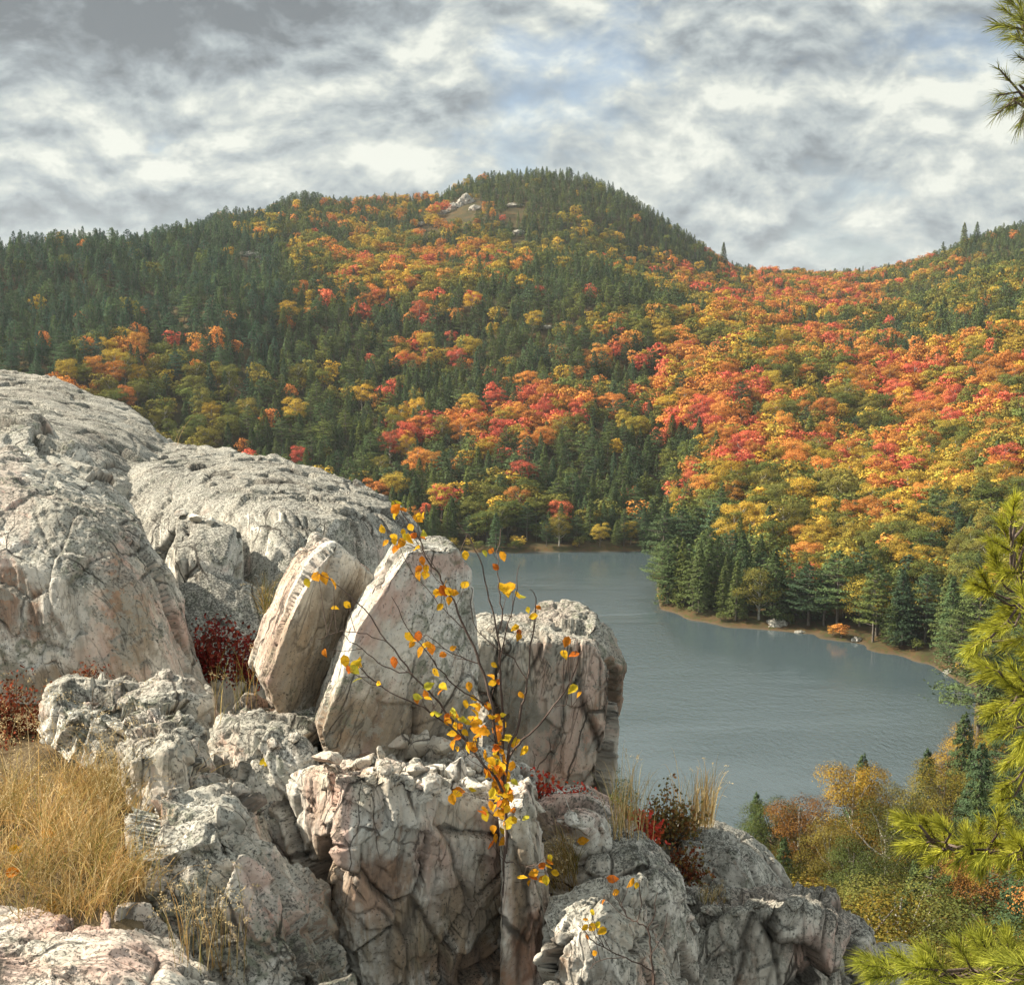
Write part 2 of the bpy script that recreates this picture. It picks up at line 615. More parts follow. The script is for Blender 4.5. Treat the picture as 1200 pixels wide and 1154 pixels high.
def deciduous(seed, n, leaf, hi=False):
    """unit-ish broadleaf, height 10 m. returns crown (V,F), trunk (V,F)"""
    r = np.random.default_rng(seed)
    hgt = 10.0
    cw = r.uniform(3.0, 4.2)
    lines = []
    ncl = r.integers(16, 26)
    cents, rads = [], []
    for k in range(ncl):
        t = (k + 0.5) / ncl
        zc = 3.2 + 6.0 * t ** 0.85
        prof_r = cw * math.sin(min(1, max(0.05, (zc - 1.6) / 8.9)) * math.pi) ** 0.6
        a = k * 2.4 + r.uniform(-0.5, 0.5)
        rr = prof_r * r.uniform(0.35, 0.85)
        cents.append((rr * math.cos(a), rr * math.sin(a), zc + r.uniform(-0.4, 0.4)))
        rads.append(r.uniform(1.0, 1.9) * (0.8 if t > 0.8 else 1))
    cents = np.array(cents); rads = np.array(rads)
    trunk = [(np.array([[0, 0, -1.0], [0.05, 0, 1.5], [0.1, 0.1, 4], [0, 0.2, 7], [0.1, 0.1, 9]]), np.array([0.24, 0.19, 0.15, 0.09, 0.03]))]
    lines += trunk
    for c in cents[:: (1 if hi else 2)]:
        z0 = max(1.8, c[2] - 2.2)
        s = np.array([0.05, 0.05, z0])
        mid = (s + c) / 2 + np.array([0, 0, -0.3])
        lines.append((np.array([s, mid, c]), np.array([0.09, 0.06, 0.02])))
    which = r.choice(ncl, n, p=rads ** 2 / (rads ** 2).sum())
    d = r.normal(0, 1, (n, 3)); d /= np.linalg.norm(d, axis=1)[:, None]
    d[:, 2] = np.where(d[:, 2] < -0.4, -d[:, 2] * 0.5, d[:, 2])
    rr = rads[which] * r.uniform(0.55, 1.12, n) ** 0.7
    C = cents[which] + d * rr[:, None] * np.array([1.0, 1.0, 0.72])
    N = d + 0.5 * (C - np.array([0, 0, 5.5])) / 4 + np.array([0, 0, 0.25])
    V, Fc = quads(C, N, leaf, r, 0.8, 0.45)
    return (V, Fc), tubes(lines, 6 if hi else 4)


def conifer(seed, n, leaf, kind):
    """spruce (narrow, pointed) / pine (loose plates). height 10 m"""
    r = np.random.default_rng(seed)
    lines = [(np.array([[0, 0, -1.0], [0, 0, 3], [0.05, 0, 6], [0, 0, 9.8]]), np.array([0.2, 0.16, 0.1, 0.02]))]
    Cs, Ns = [], []
    if kind == 'spruce':
        nb = 90; wid = r.uniform(1.5, 2.0); z0 = 0.7
    else:
        nb = 46; wid = r.uniform(2.2, 2.9); z0 = 2.2
    per = max(4, n // nb)
    lop = r.uniform(0.75, 1.25, 8)
    for k in range(nb):
        t = (k + r.uniform(0, 1)) / nb
        z = z0 + (9.9 - z0) * t ** 0.9
        a = k * 2.39996 + r.uniform(-0.4, 0.4)
        if kind == 'spruce':
            L = wid * (1 - t) ** 0.75 * r.uniform(0.75, 1.15) + 0.12
            droop = -0.22
        else:
            L = wid * (1 - t ** 2.2) ** 0.8 * r.uniform(0.45, 1.15) * lop[k % 8] + 0.2
            droop = 0.12
        dirv = np.array([math.cos(a), math.sin(a), droop])
        if kind == 'pine' or k % 3 == 0:
            lines.append((np.array([[0, 0, z], np.array([0, 0, z]) + dirv * L]), np.array([0.045, 0.012])))
        m = max(3, int(per * (0.3 + 1.1 * L / wid)))
        s = r.uniform(0.25 if kind == 'spruce' else 0.4, 1.0, m) ** 0.8
        side = r.normal(0, 0.20 if kind == 'spruce' else 0.26, m) * L
        perp = np.array([-math.sin(a), math.cos(a), 0])
        C = np.array([0, 0, z]) + dirv * (L * s)[:, None] + perp * side[:, None]
        C[:, 2] += r.normal(0, 0.10, m) - (0.12 * s * L if kind == 'spruce' else -0.10 * s)
        N = np.tile(np.array([math.cos(a) * 0.7, math.sin(a) * 0.7, 0.8]), (m, 1))
        Cs.append(C); Ns.append(N)
    C = np.concatenate(Cs); N = np.concatenate(Ns)
    V, Fc = quads(C, N, leaf, r, 0.45, 0.5)
    return (V, Fc), tubes(lines, 4)


def merged(crown, trunk):
    (V1, F1), (V2, F2) = crown, trunk
    return np.concatenate([V1, V2]), np.concatenate([F1, F2 + len(V1)]), np.concatenate([np.zeros(len(F1)), np.ones(len(F2))])


PROTO = {}
for k in range(6):
    PROTO['dec_lo', k] = deciduous(100 + k, 620, 0.62)
for k in range(3):
    PROTO['spr_lo', k] = conifer(200 + k, 620, 0.60, 'spruce')
    PROTO['pin_lo', k] = conifer(300 + k, 560, 0.62, 'pine')
for k in range(4):
    PROTO['dec_hi', k] = deciduous(120 + k, 7000, 0.20, True)
    PROTO['dec_near', k] = deciduous(140 + k, 19000, 0.105, True)
for k in range(2):
    PROTO['spr_hi', k] = conifer(220 + k, 4200, 0.27, 'spruce')
    PROTO['pin_hi', k] = conifer(320 + k, 4800, 0.25, 'pine')
    PROTO['spr_near', k] = conifer(240 + k, 11000, 0.17, 'spruce')
    PROTO['pin_near', k] = conifer(340 + k, 11000, 0.17, 'pine')

# --- where each kind grows: (px, py, radius, conifer, olive, gold, orange, red)
KINDMAP = [
    (60, 330, 90, .93, .03, .02, .02, 0), (200, 340, 90, .90, .04, .03, .02, .01), (300, 350, 50, .9, .03, .04, .02, .01),
    (90, 410, 50, .8, .15, .03, .02, 0), (170, 425, 45, .25, .5, .2, .05, 0), (230, 480, 60, .55, .3, .1, .04, .01),
    (620, 225, 70, .97, .02, .01, 0, 0), (760, 255, 55, .97, .02, .01, 0, 0), (400, 232, 60, .85, .05, .05, .05, 0),
    (300, 250, 40, .8, .05, .1, .05, 0), (110, 290, 50, .88, .05, .07, 0, 0), (470, 240, 35, .9, .03, .04, .03, 0), (540, 225, 35, .97, .01, .02, 0, 0), (350, 240, 35, .93, .02, .03, .02, 0), (830, 300, 25, .9, .1, 0, 0, 0), (340, 410, 60, .9, .05, .03, .02, 0), (440, 420, 50, .85, .06, .04, .03, .02), (560, 610, 50, .8, .1, .08, .02, 0),
    (430, 275, 60, .14, .12, .40, .27, .07), (520, 285, 60, .12, .10, .40, .30, .08), (600, 290, 40, .3, .1, .35, .2, .05),
    (440, 330, 45, .20, .16, .22, .28, .14), (380, 370, 45, .55, .1, .15, .12, .08), (480, 390, 50, .62, .12, .12, .08, .06),
    (560, 340, 45, .4, .15, .25, .12, .08), (560, 420, 50, .72, .12, .08, .06, .02), (680, 320, 60, .66, .12, .16, .04, .02),
    (660, 390, 50, .72, .12, .10, .04, .02), (780, 350, 45, .3, .25, .35, .08, .02), (740, 410, 40, .25, .3, .25, .15, .05),
    (400, 470, 60, .75, .15, .05, .03, .02), (350, 500, 60, .6, .25, .08, .05, .02), (480, 500, 45, .55, .15, .08, .12, .10),
    (520, 560, 50, .55, .2, .12, .1, .03), (900, 350, 60, .10, .15, .20, .38, .17), (980, 360, 50, .14, .14, .2, .37, .15),
    (850, 320, 30, .45, .2, .15, .15, .05), (960, 318, 30, .15, .25, .15, .35, .10), (1060, 320, 40, .35, .3, .15, .15, .05),
    (1160, 290, 40, .88, .08, .02, .02, 0), (1120, 345, 60, .5, .25, .15, .08, .02), (830, 420, 60, .10, .12, .2, .40, .18),
    (700, 450, 55, .12, .15, .2, .38, .15), (930, 430, 70, .07, .18, .25, .35, .15), (1060, 420, 60, .15, .25, .22, .28, .10),
    (1160, 400, 50, .15, .2, .3, .3, .05), (640, 480, 45, .2, .2, .15, .3, .15), (600, 530, 40, .3, .15, .15, .25, .15),
    (700, 520, 50, .72, .12, .1, .04, .02), (780, 510, 45, .35, .25, .2, .15, .05), (860, 500, 55, .2, .25, .2, .25, .1),
    (1000, 500, 60, .18, .25, .2, .2, .17), (1130, 480, 60, .35, .3, .15, .12, .08), (1060, 490, 40, .15, .2, .2, .2, .25),
    (620, 590, 50, .35, .25, .2, .17, .03), (720, 590, 50, .88, .06, .02, .02, .02), (660, 620, 60, .92, .05, .03, 0, 0),
    (840, 570, 50, .6, .18, .12, .06, .04), (920, 560, 50, .25, .35, .25, .12, .03), (1020, 560, 60, .08, .35, .42, .12, .03),
    (1130, 560, 60, .10, .32, .42, .12, .04), (950, 610, 50, .15, .35, .45, .05, 0), (1060, 630, 60, .2, .4, .35, .03, .02),
    (1170, 640, 50, .4, .35, .2, .05, 0), (820, 680, 60, 1, 0, 0, 0, 0), (900, 700, 50, .93, .03, 0, .02, .02), (960, 720, 40, .7, .1, .05, .1, .05),
    (1060, 700, 50, .92, .06, .02, 0, 0), (1120, 730, 50, .9, .08, .02, 0, 0),
    (890, 960, 30, .5, .45, .05, 0, 0), (940, 960, 50, .2, .6, .1, .08, .02), (1000, 940, 50, .25, .55, .15, .05, 0), (1080, 1000, 90, .12, .68, .06, .07, .07),
    (1020, 1080, 90, .10, .80, .05, .03, .02), (1150, 960, 60, .75, .2, .05, 0, 0), (1140, 850, 50, .9, .1, 0, 0, 0), (1180, 1040, 60, .5, .4, .1, 0, 0),
]
KM = np.array(KINDMAP, float)
PALETTE = {
    0: [(0.085, 0.125, 0.052), (0.105, 0.140, 0.054), (0.068, 0.106, 0.058), (0.145, 0.170, 0.050)],
    1: [(0.20, 0.185, 0.045), (0.15, 0.17, 0.045), (0.24, 0.19, 0.045), (0.13, 0.16, 0.048)],
    2: [(0.50, 0.33, 0.055), (0.42, 0.29, 0.055), (0.54, 0.33, 0.050), (0.36, 0.29, 0.055)],
    3: [(0.60, 0.24, 0.065), (0.56, 0.27, 0.065), (0.50, 0.19, 0.060)],
    4: [(0.58, 0.135, 0.080), (0.50, 0.105, 0.075), (0.60, 0.165, 0.085)],
}


# lone trees that stand above the rest: (px, py of mid crown, distance, pixels above it, kind)
FORCED = [(975, 440, 560, 24, 0), (848, 300, 930, 16, 0), (1130, 275, 900, 14, 0), (1145, 272, 900, 12, 0), (1105, 296, 900, 12, 0), (25, 288, 610, 18, 0),
          (782, 690, 285, 60, 0), (800, 695, 282, 66, 0), (985, 330, 960, 10, 0), (1010, 925, 130, 46, 0), (1003, 940, 120, 54, 2), (1086, 915, 134, 42, 0), (886, 962, 124, 38, 0), (908, 970, 116, 42, 1), (938, 976, 112, 50, 3), (974, 992, 106, 34, 1), (1040, 985, 108, 52, 1), (1064, 952, 118, 40, 1), (1128, 900, 140, 70, 0), (1160, 880, 150, 80, 0), (1108, 930, 126, 44, 2)]


def shore_depth(c):
    j = int(np.clip(round(np.interp((c - 600) / F, CX, np.arange(len(CX)))), 0, len(CX) - 1))
    row = grid[j]
    k = np.where((LY > 180) & (row < 0))[0]
    return LY[k[-1]] if len(k) else 240.0


def plant_forest():
    """scatter all trees; returns arrays"""
    r = np.random.default_rng(5)
    pts = []
    # jittered grids at a spacing that follows the trees' size
    for (y0, y1, sp, u0, u1) in ((34, 150, 7.2, -0.45, 0.62), (185, 345, 4.2, -0.55, 0.62), (345, 400, 4.2, -0.55, 0.62), (400, 420, 5.0, -0.55, 0.62), (420, 700, 5.4, -0.55, 0.56), (700, 1060, 5.4, -0.55, 0.56)):
        ys = np.arange(y0, y1, sp)
        for y in ys:
            xs = np.arange(u0 * y, u1 * y, sp)
            x = xs + r.uniform(-0.45, 0.45, len(xs)) * sp
            yy = y + r.uniform(-0.45, 0.45, len(xs)) * sp
            pts.append(np.stack([x, yy], 1))
    # brush leaning over the water along the far banks
    for c_, dd in [(c_, shore_depth(c_)) for c_ in np.arange(520, 1165, 2.6)]:
        if r.uniform() < 0.85:
            yy = dd + r.uniform(0.6, 3.5)
            pts.append(np.array([[(c_ - 600) / F * yy, yy]]))
        if c_ > 770 and r.uniform() < 0.6:
            yy = dd + r.uniform(2.6, 6.0)
            pts.append(np.array([[(c_ - 600) / F * yy, yy]]))
    pts = np.concatenate(pts)
    x, y = pts[:, 0], pts[:, 1]
    z = ground_z(x, y)
    ok = z > 0.3
    x, y, z = x[ok], y[ok], z[ok]
    px, py, _ = proj(np.stack([x, y, z + 4], 1))
    # mixture at each tree
    d2 = ((px[:, None] - KM[None, :, 0]) ** 2 + (py[:, None] - KM[None, :, 1]) ** 2) / (KM[None, :, 2] ** 2)
    w = np.exp(-1.6 * d2) + 1e-12 * np.exp(-0.02 * d2) + 1e-30
    W = w @ KM[:, 3:]
    W /= W.sum(1, keepdims=True)
    cl = fbm(np.stack([x / 38, y / 38, 0 * x], 1), 3, 77)
    cl2 = fbm(np.stack([x / 38, y / 38, 0 * x + 9], 1), 3, 79)
    pure = sstep(0.8, 0.93, W[:, 0])
    cl = cl * (1 - 0.9 * pure); cl2 = cl2 * (1 - 0.9 * pure)
    W[:, 0] *= np.exp(5.2 * cl)
    W[:, 3] *= np.exp(3.0 * cl2); W[:, 4] *= 0.8 * np.exp(4.0 * cl2); W[:, 2] *= 0.85; W[:, 1] *= 1.25
    W[(px < 800) & (py < 345), 4] *= 0.4
    W[(px < 335) & (py < 400), 0] *= 4.5
    W[(px > 560) & (px < 790) & (py > 300) & (py < 430), 0] *= 2.2
    W[(px > 1095) & (py < 300), 0] *= 8; W[:, 1] *= np.exp(-2.4 * cl2)
    back = (px > 850) & (y < 430) & (y > 180) & (z > 4.0)
    W[back, 0] *= 0.22
    front = (px > 770) & (y < 345) & (y > 180) & (z < 2.6)
    W[front, 0] += 3 * W[front].sum(1)
    W /= W.sum(1, keepdims=True)
    u = r.uniform(0, 1, len(x))
    kind = (np.cumsum(W, 1) < u[:, None]).sum(1).clip(0, 4)
    n = len(x)
    hgt = np.where(kind == 0, r.uniform(6.5, 13.0, n), r.uniform(5.5, 12.0, n))
    far = sstep(600, 950, y)
    hgt *= 1 - 0.22 * far
    point = (y < 345) & (y > 180) & (kind == 0)
    hgt = np.where(point, r.uniform(10.5, 17, n) * np.where(z < 2.6, 1, 0.75), hgt)
    nearmass = y < 165
    hgt = np.where(nearmass, r.uniform(9.5, 13.5, n), hgt)
    # keep the lake open: near trees stay below a line in the picture
    wid = np.where(kind == 0, hgt / 10 * r.uniform(1.0, 1.5, n), hgt / 10 * r.uniform(0.95, 1.3, n))
    tx = np.interp(px, [0, 400, 500, 545, 570, 690, 722, 745, 860, 885, 930, 960, 1000, 1040, 1070, 1110, 1150, 1200, 1300], [560, 620, 700, 740, 760, 800, 960, 1000, 985, 968, 970, 985, 965, 975, 950, 910, 825, 770, 700])
    topz = H + row_slope(tx) * y
    hmax = topz - z
    keep = np.ones(n, bool)
    hg2 = np.minimum(hgt, hmax * np.where(y > 120, r.uniform(0.72, 1.0, n), r.uniform(0.6, 0.98, n)))
    hgt = np.where(nearmass, hg2, hgt)
    keep &= ~(nearmass & (hgt < 3.0))
    wid = np.where(nearmass, np.minimum(wid, hgt / 8.5), wid)
    # low brush right at the water's edge
    rimb = (z < np.where(x > 25, 0.9, 1.05)) & (y > 180)
    kind = np.where(rimb & (r.uniform(0, 1, n) < 0.75), r.choice([1, 1, 2, 3, 1], n), kind)
    hgt = np.where(rimb & (kind > 0), r.uniform(1.6, 3.6, n), hgt)
    wid = np.where(rimb & (kind > 0), hgt / 10 * 1.5, wid)
    # openings: bare ledges on the hills
    for (bx, by, rx, ry) in BARE:
        keep &= ~((((px - bx) / rx) ** 2 + ((py - 8 - by) / (ry + 6)) ** 2 < 1) & (y > 300))
    # nothing on the camera's own outcrop
    keep &= ~((y < 34))
    keep &= ~((y < 60) & (x < 12))
    sel = np.where(keep)[0]
    ex = []
    for (fx, fy, fd, hp, k_) in FORCED:
        q = P(fx, fy, fd)
        gz = ground_z(np.array([q.x]), np.array([fd]))[0]
        ex.append((q.x, fd, gz, k_, max(4.0, q.z - gz + hp / F * fd), hp))
    x, y, z, kind, hgt, wid, px, py = [np.concatenate([a_[sel], b_]) for a_, b_ in zip((x, y, z, kind, hgt, wid, px, py), (
        [e[0] for e in ex], [e[1] for e in ex], [e[2] for e in ex], [e[3] for e in ex], [e[4] for e in ex],
        [e[4] / (9 if e[3] == 0 else 10.5) for e in ex], [f_[0] for f_ in FORCED], [f_[1] for f_ in FORCED]))]
    kind = kind.astype(int)
    m = len(x)
    return dict(x=x, y=y, z=z, kind=kind, h=hgt, w=wid, px=px, py=py,
                rot=r.uniform(0, 6.28, m), var=r.integers(0, 1000, m), b=r.uniform(0.75, 1.25, m))
    return dict(x=x[sel], y=y[sel], z=z[sel], kind=kind[sel], h=hgt[sel], w=wid[sel], px=px[sel], py=py[sel],
                rot=r.uniform(0, 6.28, n)[sel], var=r.integers(0, 1000, n)[sel], b=r.uniform(0.75, 1.25, n)[sel])


BARE = [(545, 236, 22, 9), (522, 246, 12, 4), (603, 240, 14, 5), (290, 297, 18, 4), (608, 274, 9, 6), (640, 382, 14, 5), (500, 262, 16, 4)]
ROCKLINE_X = [0, 60, 120, 190, 260, 330, 400, 450, 490, 512, 560, 640, 715, 731, 760, 820, 860, 930, 1000, 1030, 1200]
ROCKLINE_Y = [430, 440, 462, 508, 525, 535, 555, 578, 605, 650, 700, 712, 745, 900, 950, 960, 970, 1035, 1060, 1154, 1154]


def visible_area(T):
    """coarse depth buffer of ellipses: visible pixels (photo px^2) per tree"""
    W_, H_ = 1200, 1154
    buf = np.full((H_, W_), -1, np.int32)
    xs = np.arange(W_)
    line = np.interp(xs, ROCKLINE_X, ROCKLINE_Y)
    yy = np.arange(H_)
    blocked = yy[:, None] > line[None, :]
    buf[blocked] = -2
    order = np.argsort(T['y'])
    for i in order:
        s = F / T['y'][i]
        cx, cz = T['px'][i], None
        _, pt, _ = proj(np.array([[T['x'][i], T['y'][i], T['z'][i] + T['h'][i]]]))
        _, pb, _ = proj(np.array([[T['x'][i], T['y'][i], T['z'][i] + 0.15 * T['h'][i]]]))
        pt, pb = pt[0], pb[0]
        rw = T['w'][i] * (1.5 if T['kind'][i] == 0 else 3.2) * s
        x0, x1, y0, y1 = int(cx - rw), int(cx + rw) + 1, int(pt), int(pb) + 1
        x0, x1, y0, y1 = max(0, x0), min(W_, x1), max(0, y0), min(H_, y1)
        if x0 >= x1 or y0 >= y1:
            continue
        sub = buf[y0:y1, x0:x1]
        gy, gx = np.mgrid[y0:y1, x0:x1]
        cy, rh = (pt + pb) / 2, (pb - pt) / 2 + 0.5
        m = (((gx - cx) / (rw + .5)) ** 2 + ((gy - cy) / rh) ** 2 < 1) & (sub == -1)
        sub[m] = i
    cnt = np.bincount(buf[buf >= 0], minlength=len(T['y']))
    return cnt


T = plant_forest()
VIS = visible_area(T)
con = T['kind'] == 0


def pick(mask, n=300):
    idx = np.where(mask)[0]
    return idx[np.argsort(-VIS[idx])][:n]


SEL = np.concatenate([pick(con), pick(~con)])
SEL = SEL[VIS[SEL] > 12]
is_sel = np.zeros(len(T['y']), bool); is_sel[SEL] = True


def tint_of(i, rr):
    c = PALETTE[int(T['kind'][i])]
    a = np.array(c[int(T['var'][i]) % len(c)])
    b = np.array(c[int(T['var'][i] // 7) % len(c)])
    v = (a * 0.6 + b * 0.4) * T['b'][i]
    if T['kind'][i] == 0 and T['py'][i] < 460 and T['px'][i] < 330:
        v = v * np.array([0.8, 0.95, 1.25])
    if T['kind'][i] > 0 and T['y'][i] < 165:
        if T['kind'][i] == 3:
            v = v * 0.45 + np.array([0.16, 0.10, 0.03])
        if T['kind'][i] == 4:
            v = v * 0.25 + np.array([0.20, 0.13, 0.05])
        v = v * np.array([0.60, 0.59, 0.62]) * (0.75 + 0.5 * ((T['var'][i] * 37) % 100) / 100)  # near trees: duller tone, with the slope's shade painted into the tint
    return v


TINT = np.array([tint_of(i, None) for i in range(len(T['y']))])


def build_far_forest():
    pc = bpy.data.collections.new("forest tree shapes")
    names = [('dec_lo', k) for k in range(6)] + [('spr_lo', k) for k in range(3)] + [('pin_lo', k) for k in range(3)] + [('dec_near', k) for k in range(2)] + [('spr_near', 0), ('pin_near', 0)]
    for q, key in enumerate(names):
        V, Fc, mi = merged(*PROTO[key])
        o = mesh_obj("forest_shape_%02d" % q, V, Fc, mats=[LEAF_I, BARK_G], midx=mi, link=False)
        pc.objects.link(o)
    idx = np.where(~is_sel)[0]
    V = np.stack([T['x'][idx], T['y'][idx], T['z'][idx] - 0.1], 1)
    me = bpy.data.meshes.new("far_forest")
    me.vertices.add(len(V)); me.vertices.foreach_set('co', V.astype(np.float32).ravel())
    kk = T['kind'][idx]; var = T['var'][idx]
    spr = (var % 10) < 6
    which = np.where(kk > 0, var % 6, np.where(spr, 6 + var % 3, 9 + var % 3))
    nr = (T['y'][idx] < 165) & ((VIS[idx] > 0) | (T['px'][idx] > 640))
    which = np.where(nr, np.where(kk > 0, 12 + var % 2, 14 + var % 2), which)
    a = me.attributes.new('which', 'INT', 'POINT'); a.data.foreach_set('value', which.astype(np.int32))
    sc = np.stack([T['w'][idx], T['w'][idx], T['h'][idx] / 10], 1)
    a = me.attributes.new('siz', 'FLOAT_VECTOR', 'POINT'); a.data.foreach_set('vector', sc.astype(np.float32).ravel())
    a = me.attributes.new('spin', 'FLOAT_VECTOR', 'POINT')
    a.data.foreach_set('vector', np.stack([0 * sc[:, 0], 0 * sc[:, 0], T['rot'][idx]], 1).astype(np.float32).ravel())
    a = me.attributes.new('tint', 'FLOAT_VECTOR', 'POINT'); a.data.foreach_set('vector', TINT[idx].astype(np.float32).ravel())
    o = bpy.data.objects.new("far_forest", me)
    COL.objects.link(o)
    ng = bpy.data.node_groups.new("plant forest", 'GeometryNodeTree')
    ng.interface.new_socket("Geometry", in_out='INPUT', socket_type='NodeSocketGeometry')
    ng.interface.new_socket("Geometry", in_out='OUTPUT', socket_type='NodeSocketGeometry')
    gi = ng.nodes.new('NodeGroupInput'); go = ng.nodes.new('NodeGroupOutput')
    ci = ng.nodes.new('GeometryNodeCollectionInfo')
    ci.inputs['Collection'].default_value = pc
    ci.inputs['Separate Children'].default_value = True
    ci.inputs['Reset Children'].default_value = True
    ip = ng.nodes.new('GeometryNodeInstanceOnPoints')
    ip.inputs['Pick Instance'].default_value = True

    def na(name, dt):
        n = ng.nodes.new('GeometryNodeInputNamedAttribute')
        n.data_type = dt
        n.inputs[0].default_value = name
        return n.outputs[0]
    ng.links.new(gi.outputs[0], ip.inputs['Points'])
    ng.links.new(ci.outputs[0], ip.inputs['Instance'])
    ng.links.new(na('which', 'INT'), ip.inputs['Instance Index'])
    ng.links.new(na('spin', 'FLOAT_VECTOR'), ip.inputs['Rotation'])
    ng.links.new(na('siz', 'FLOAT_VECTOR'), ip.inputs['Scale'])
    ng.links.new(ip.outputs[0], go.inputs[0])
    md = o.modifiers.new("forest", 'NODES')
    md.node_group = ng
    tag(o, "mixed autumn forest of small far trees covering the hills beyond the lake", "forest", kind='stuff')


build_far_forest()

COLNAME = {1: 'olive green', 2: 'golden yellow', 3: 'orange', 4: 'scarlet'}
PARTS_PX = 30.0       # trees taller than this in the photo show trunk and crown as parts


def region_name(px, py, y):
    if y < 165:
        return "on near slope below rocks"
    if y < 345 and px > 760 and py > 600:
        return "on the wooded point"
    if py > 585 and px <= 860:
        return "along the far shore"
    if px > 860:
        return "on right hillside above point" if py > 520 else "high on right hillside" if py < 420 else "on right hillside"
    if px < 460:
        return "on left hillside"
    return "low on central hill" if py > 500 else "on central hill"


def build_trees():
    hi_mesh, lo_mesh = {}, {}

    def parts_mesh(key):
        if key not in hi_mesh:
            cr, tr = PROTO[key]
            o1 = mesh_obj("crown", cr[0], cr[1], LEAF_O, link=False)
            white = key[0] in ('dec_hi', 'dec_near') and key[1] % 2 == 0
            o2 = mesh_obj("trunk", tr[0], tr[1], BARK_W if white else BARK_G, link=False)
            hi_mesh[key] = (o1, o2)
        return hi_mesh[key]

    def one_mesh(key, nm):
        if key not in lo_mesh:
            V, Fc, mi = merged(*PROTO[key])
            lo_mesh[key] = mesh_obj(nm, V, Fc, mats=[LEAF_O, BARK_G], midx=mi, link=False)
        return lo_mesh[key]
    infos = []
    for i in SEL:
        kd = int(T['kind'][i]); var = int(T['var'][i])
        pxh = T['h'][i] * F / T['y'][i]
        conif = kd == 0
        spruce = conif and (var % 10) < 6
        if T['y'][i] > 180 and T['y'][i] < 345 and T['py'][i] > 600:
            spruce = conif and (var % 10) < 4
        name = 'spruce_tree' if spruce else 'pine_tree' if conif else 'maple_tree'
        base = 'spr' if spruce else 'pin' if conif else 'dec'
        hi = pxh > 24
        scl = (T['w'][i], T['w'][i], T['h'][i] / 10)
        loc = (T['x'][i], T['y'][i], T['z'][i] - 0.1)
        nv = {'dec_hi': 4, 'spr_hi': 2, 'pin_hi': 2, 'dec_near': 4, 'spr_near': 2, 'pin_near': 2, 'dec_lo': 6, 'spr_lo': 3, 'pin_lo': 3}
        key = (base + ('_near' if T['y'][i] < 165 else '_hi' if hi else '_lo'))
        key = (key, var % nv[key])
        if hi:
            o = empty(name, loc)
            c0, t0 = parts_mesh(key)
            for src in (c0, t0):
                c = src.copy(); COL.objects.link(c); c.parent = o
                c.color = tuple(TINT[i]) + (1,)
        else:
            o = one_mesh(key, name).copy(); o.name = name
            COL.objects.link(o); o.location = loc
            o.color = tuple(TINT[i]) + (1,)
        o.scale = scl
        o.rotation_euler = (0, 0, T['rot'][i])
        look = ('narrow dark green spruce' if spruce else 'loose dark green pine') if conif else COLNAME[kd] + ' broadleaf tree'
        cat = 'spruce tree' if spruce else 'pine tree' if conif else 'broadleaf tree'
        reg = region_name(T['px'][i], T['py'][i], T['y'][i])
        infos.append((o, look, cat, reg, T['px'][i], T['py'][i], T['h'][i]))
    # labels: same look in the same place are told apart by their order from the left
    ORD = ['leftmost', 'second', 'third', 'fourth', 'fifth', 'sixth', 'seventh', 'eighth', 'ninth', 'tenth', '11th', '12th', '13th', '14th', '15th', '16th', '17th', '18th', '19th', '20th']
    bins = {}
    for it in infos:
        bins.setdefault((it[1], it[3]), []).append(it)
    for (look, reg), lst in bins.items():
        # split the patch into rows top to bottom, then order each row
        lst.sort(key=lambda t: t[5])
        nrow = max(1, int(math.ceil(len(lst) / 12)))
        rows = [lst[k * len(lst) // nrow:(k + 1) * len(lst) // nrow] for k in range(nrow)]
        for rk, row in enumerate(rows):
            row.sort(key=lambda t: t[4])
            rn = '' if nrow == 1 else (', top row' if rk == 0 else ', bottom row' if rk == nrow - 1 else ', %s row down' % ORD[rk])
            for q, it in enumerate(row):
                pre = '' if len(row) == 1 else ('leftmost ' if q == 0 else 'rightmost ' if q == len(row) - 1 else ORD[q] + ' from left, ')
                lab = pre + look + rn + ' ' + reg
                if len(lab.split()) > 16:
                    lab = lab.replace(' of the lake', '').replace('wooded ', '')
                if len(lab.split()) > 16:
                    lab = lab.replace('narrow ', '').replace('loose ', '').replace(' broadleaf', '')
                tag(it[0], lab, it[2], ('evergreen' if it[2] != 'broadleaf tree' else 'autumn broadleaf') + ' trees around the lake')


build_trees()
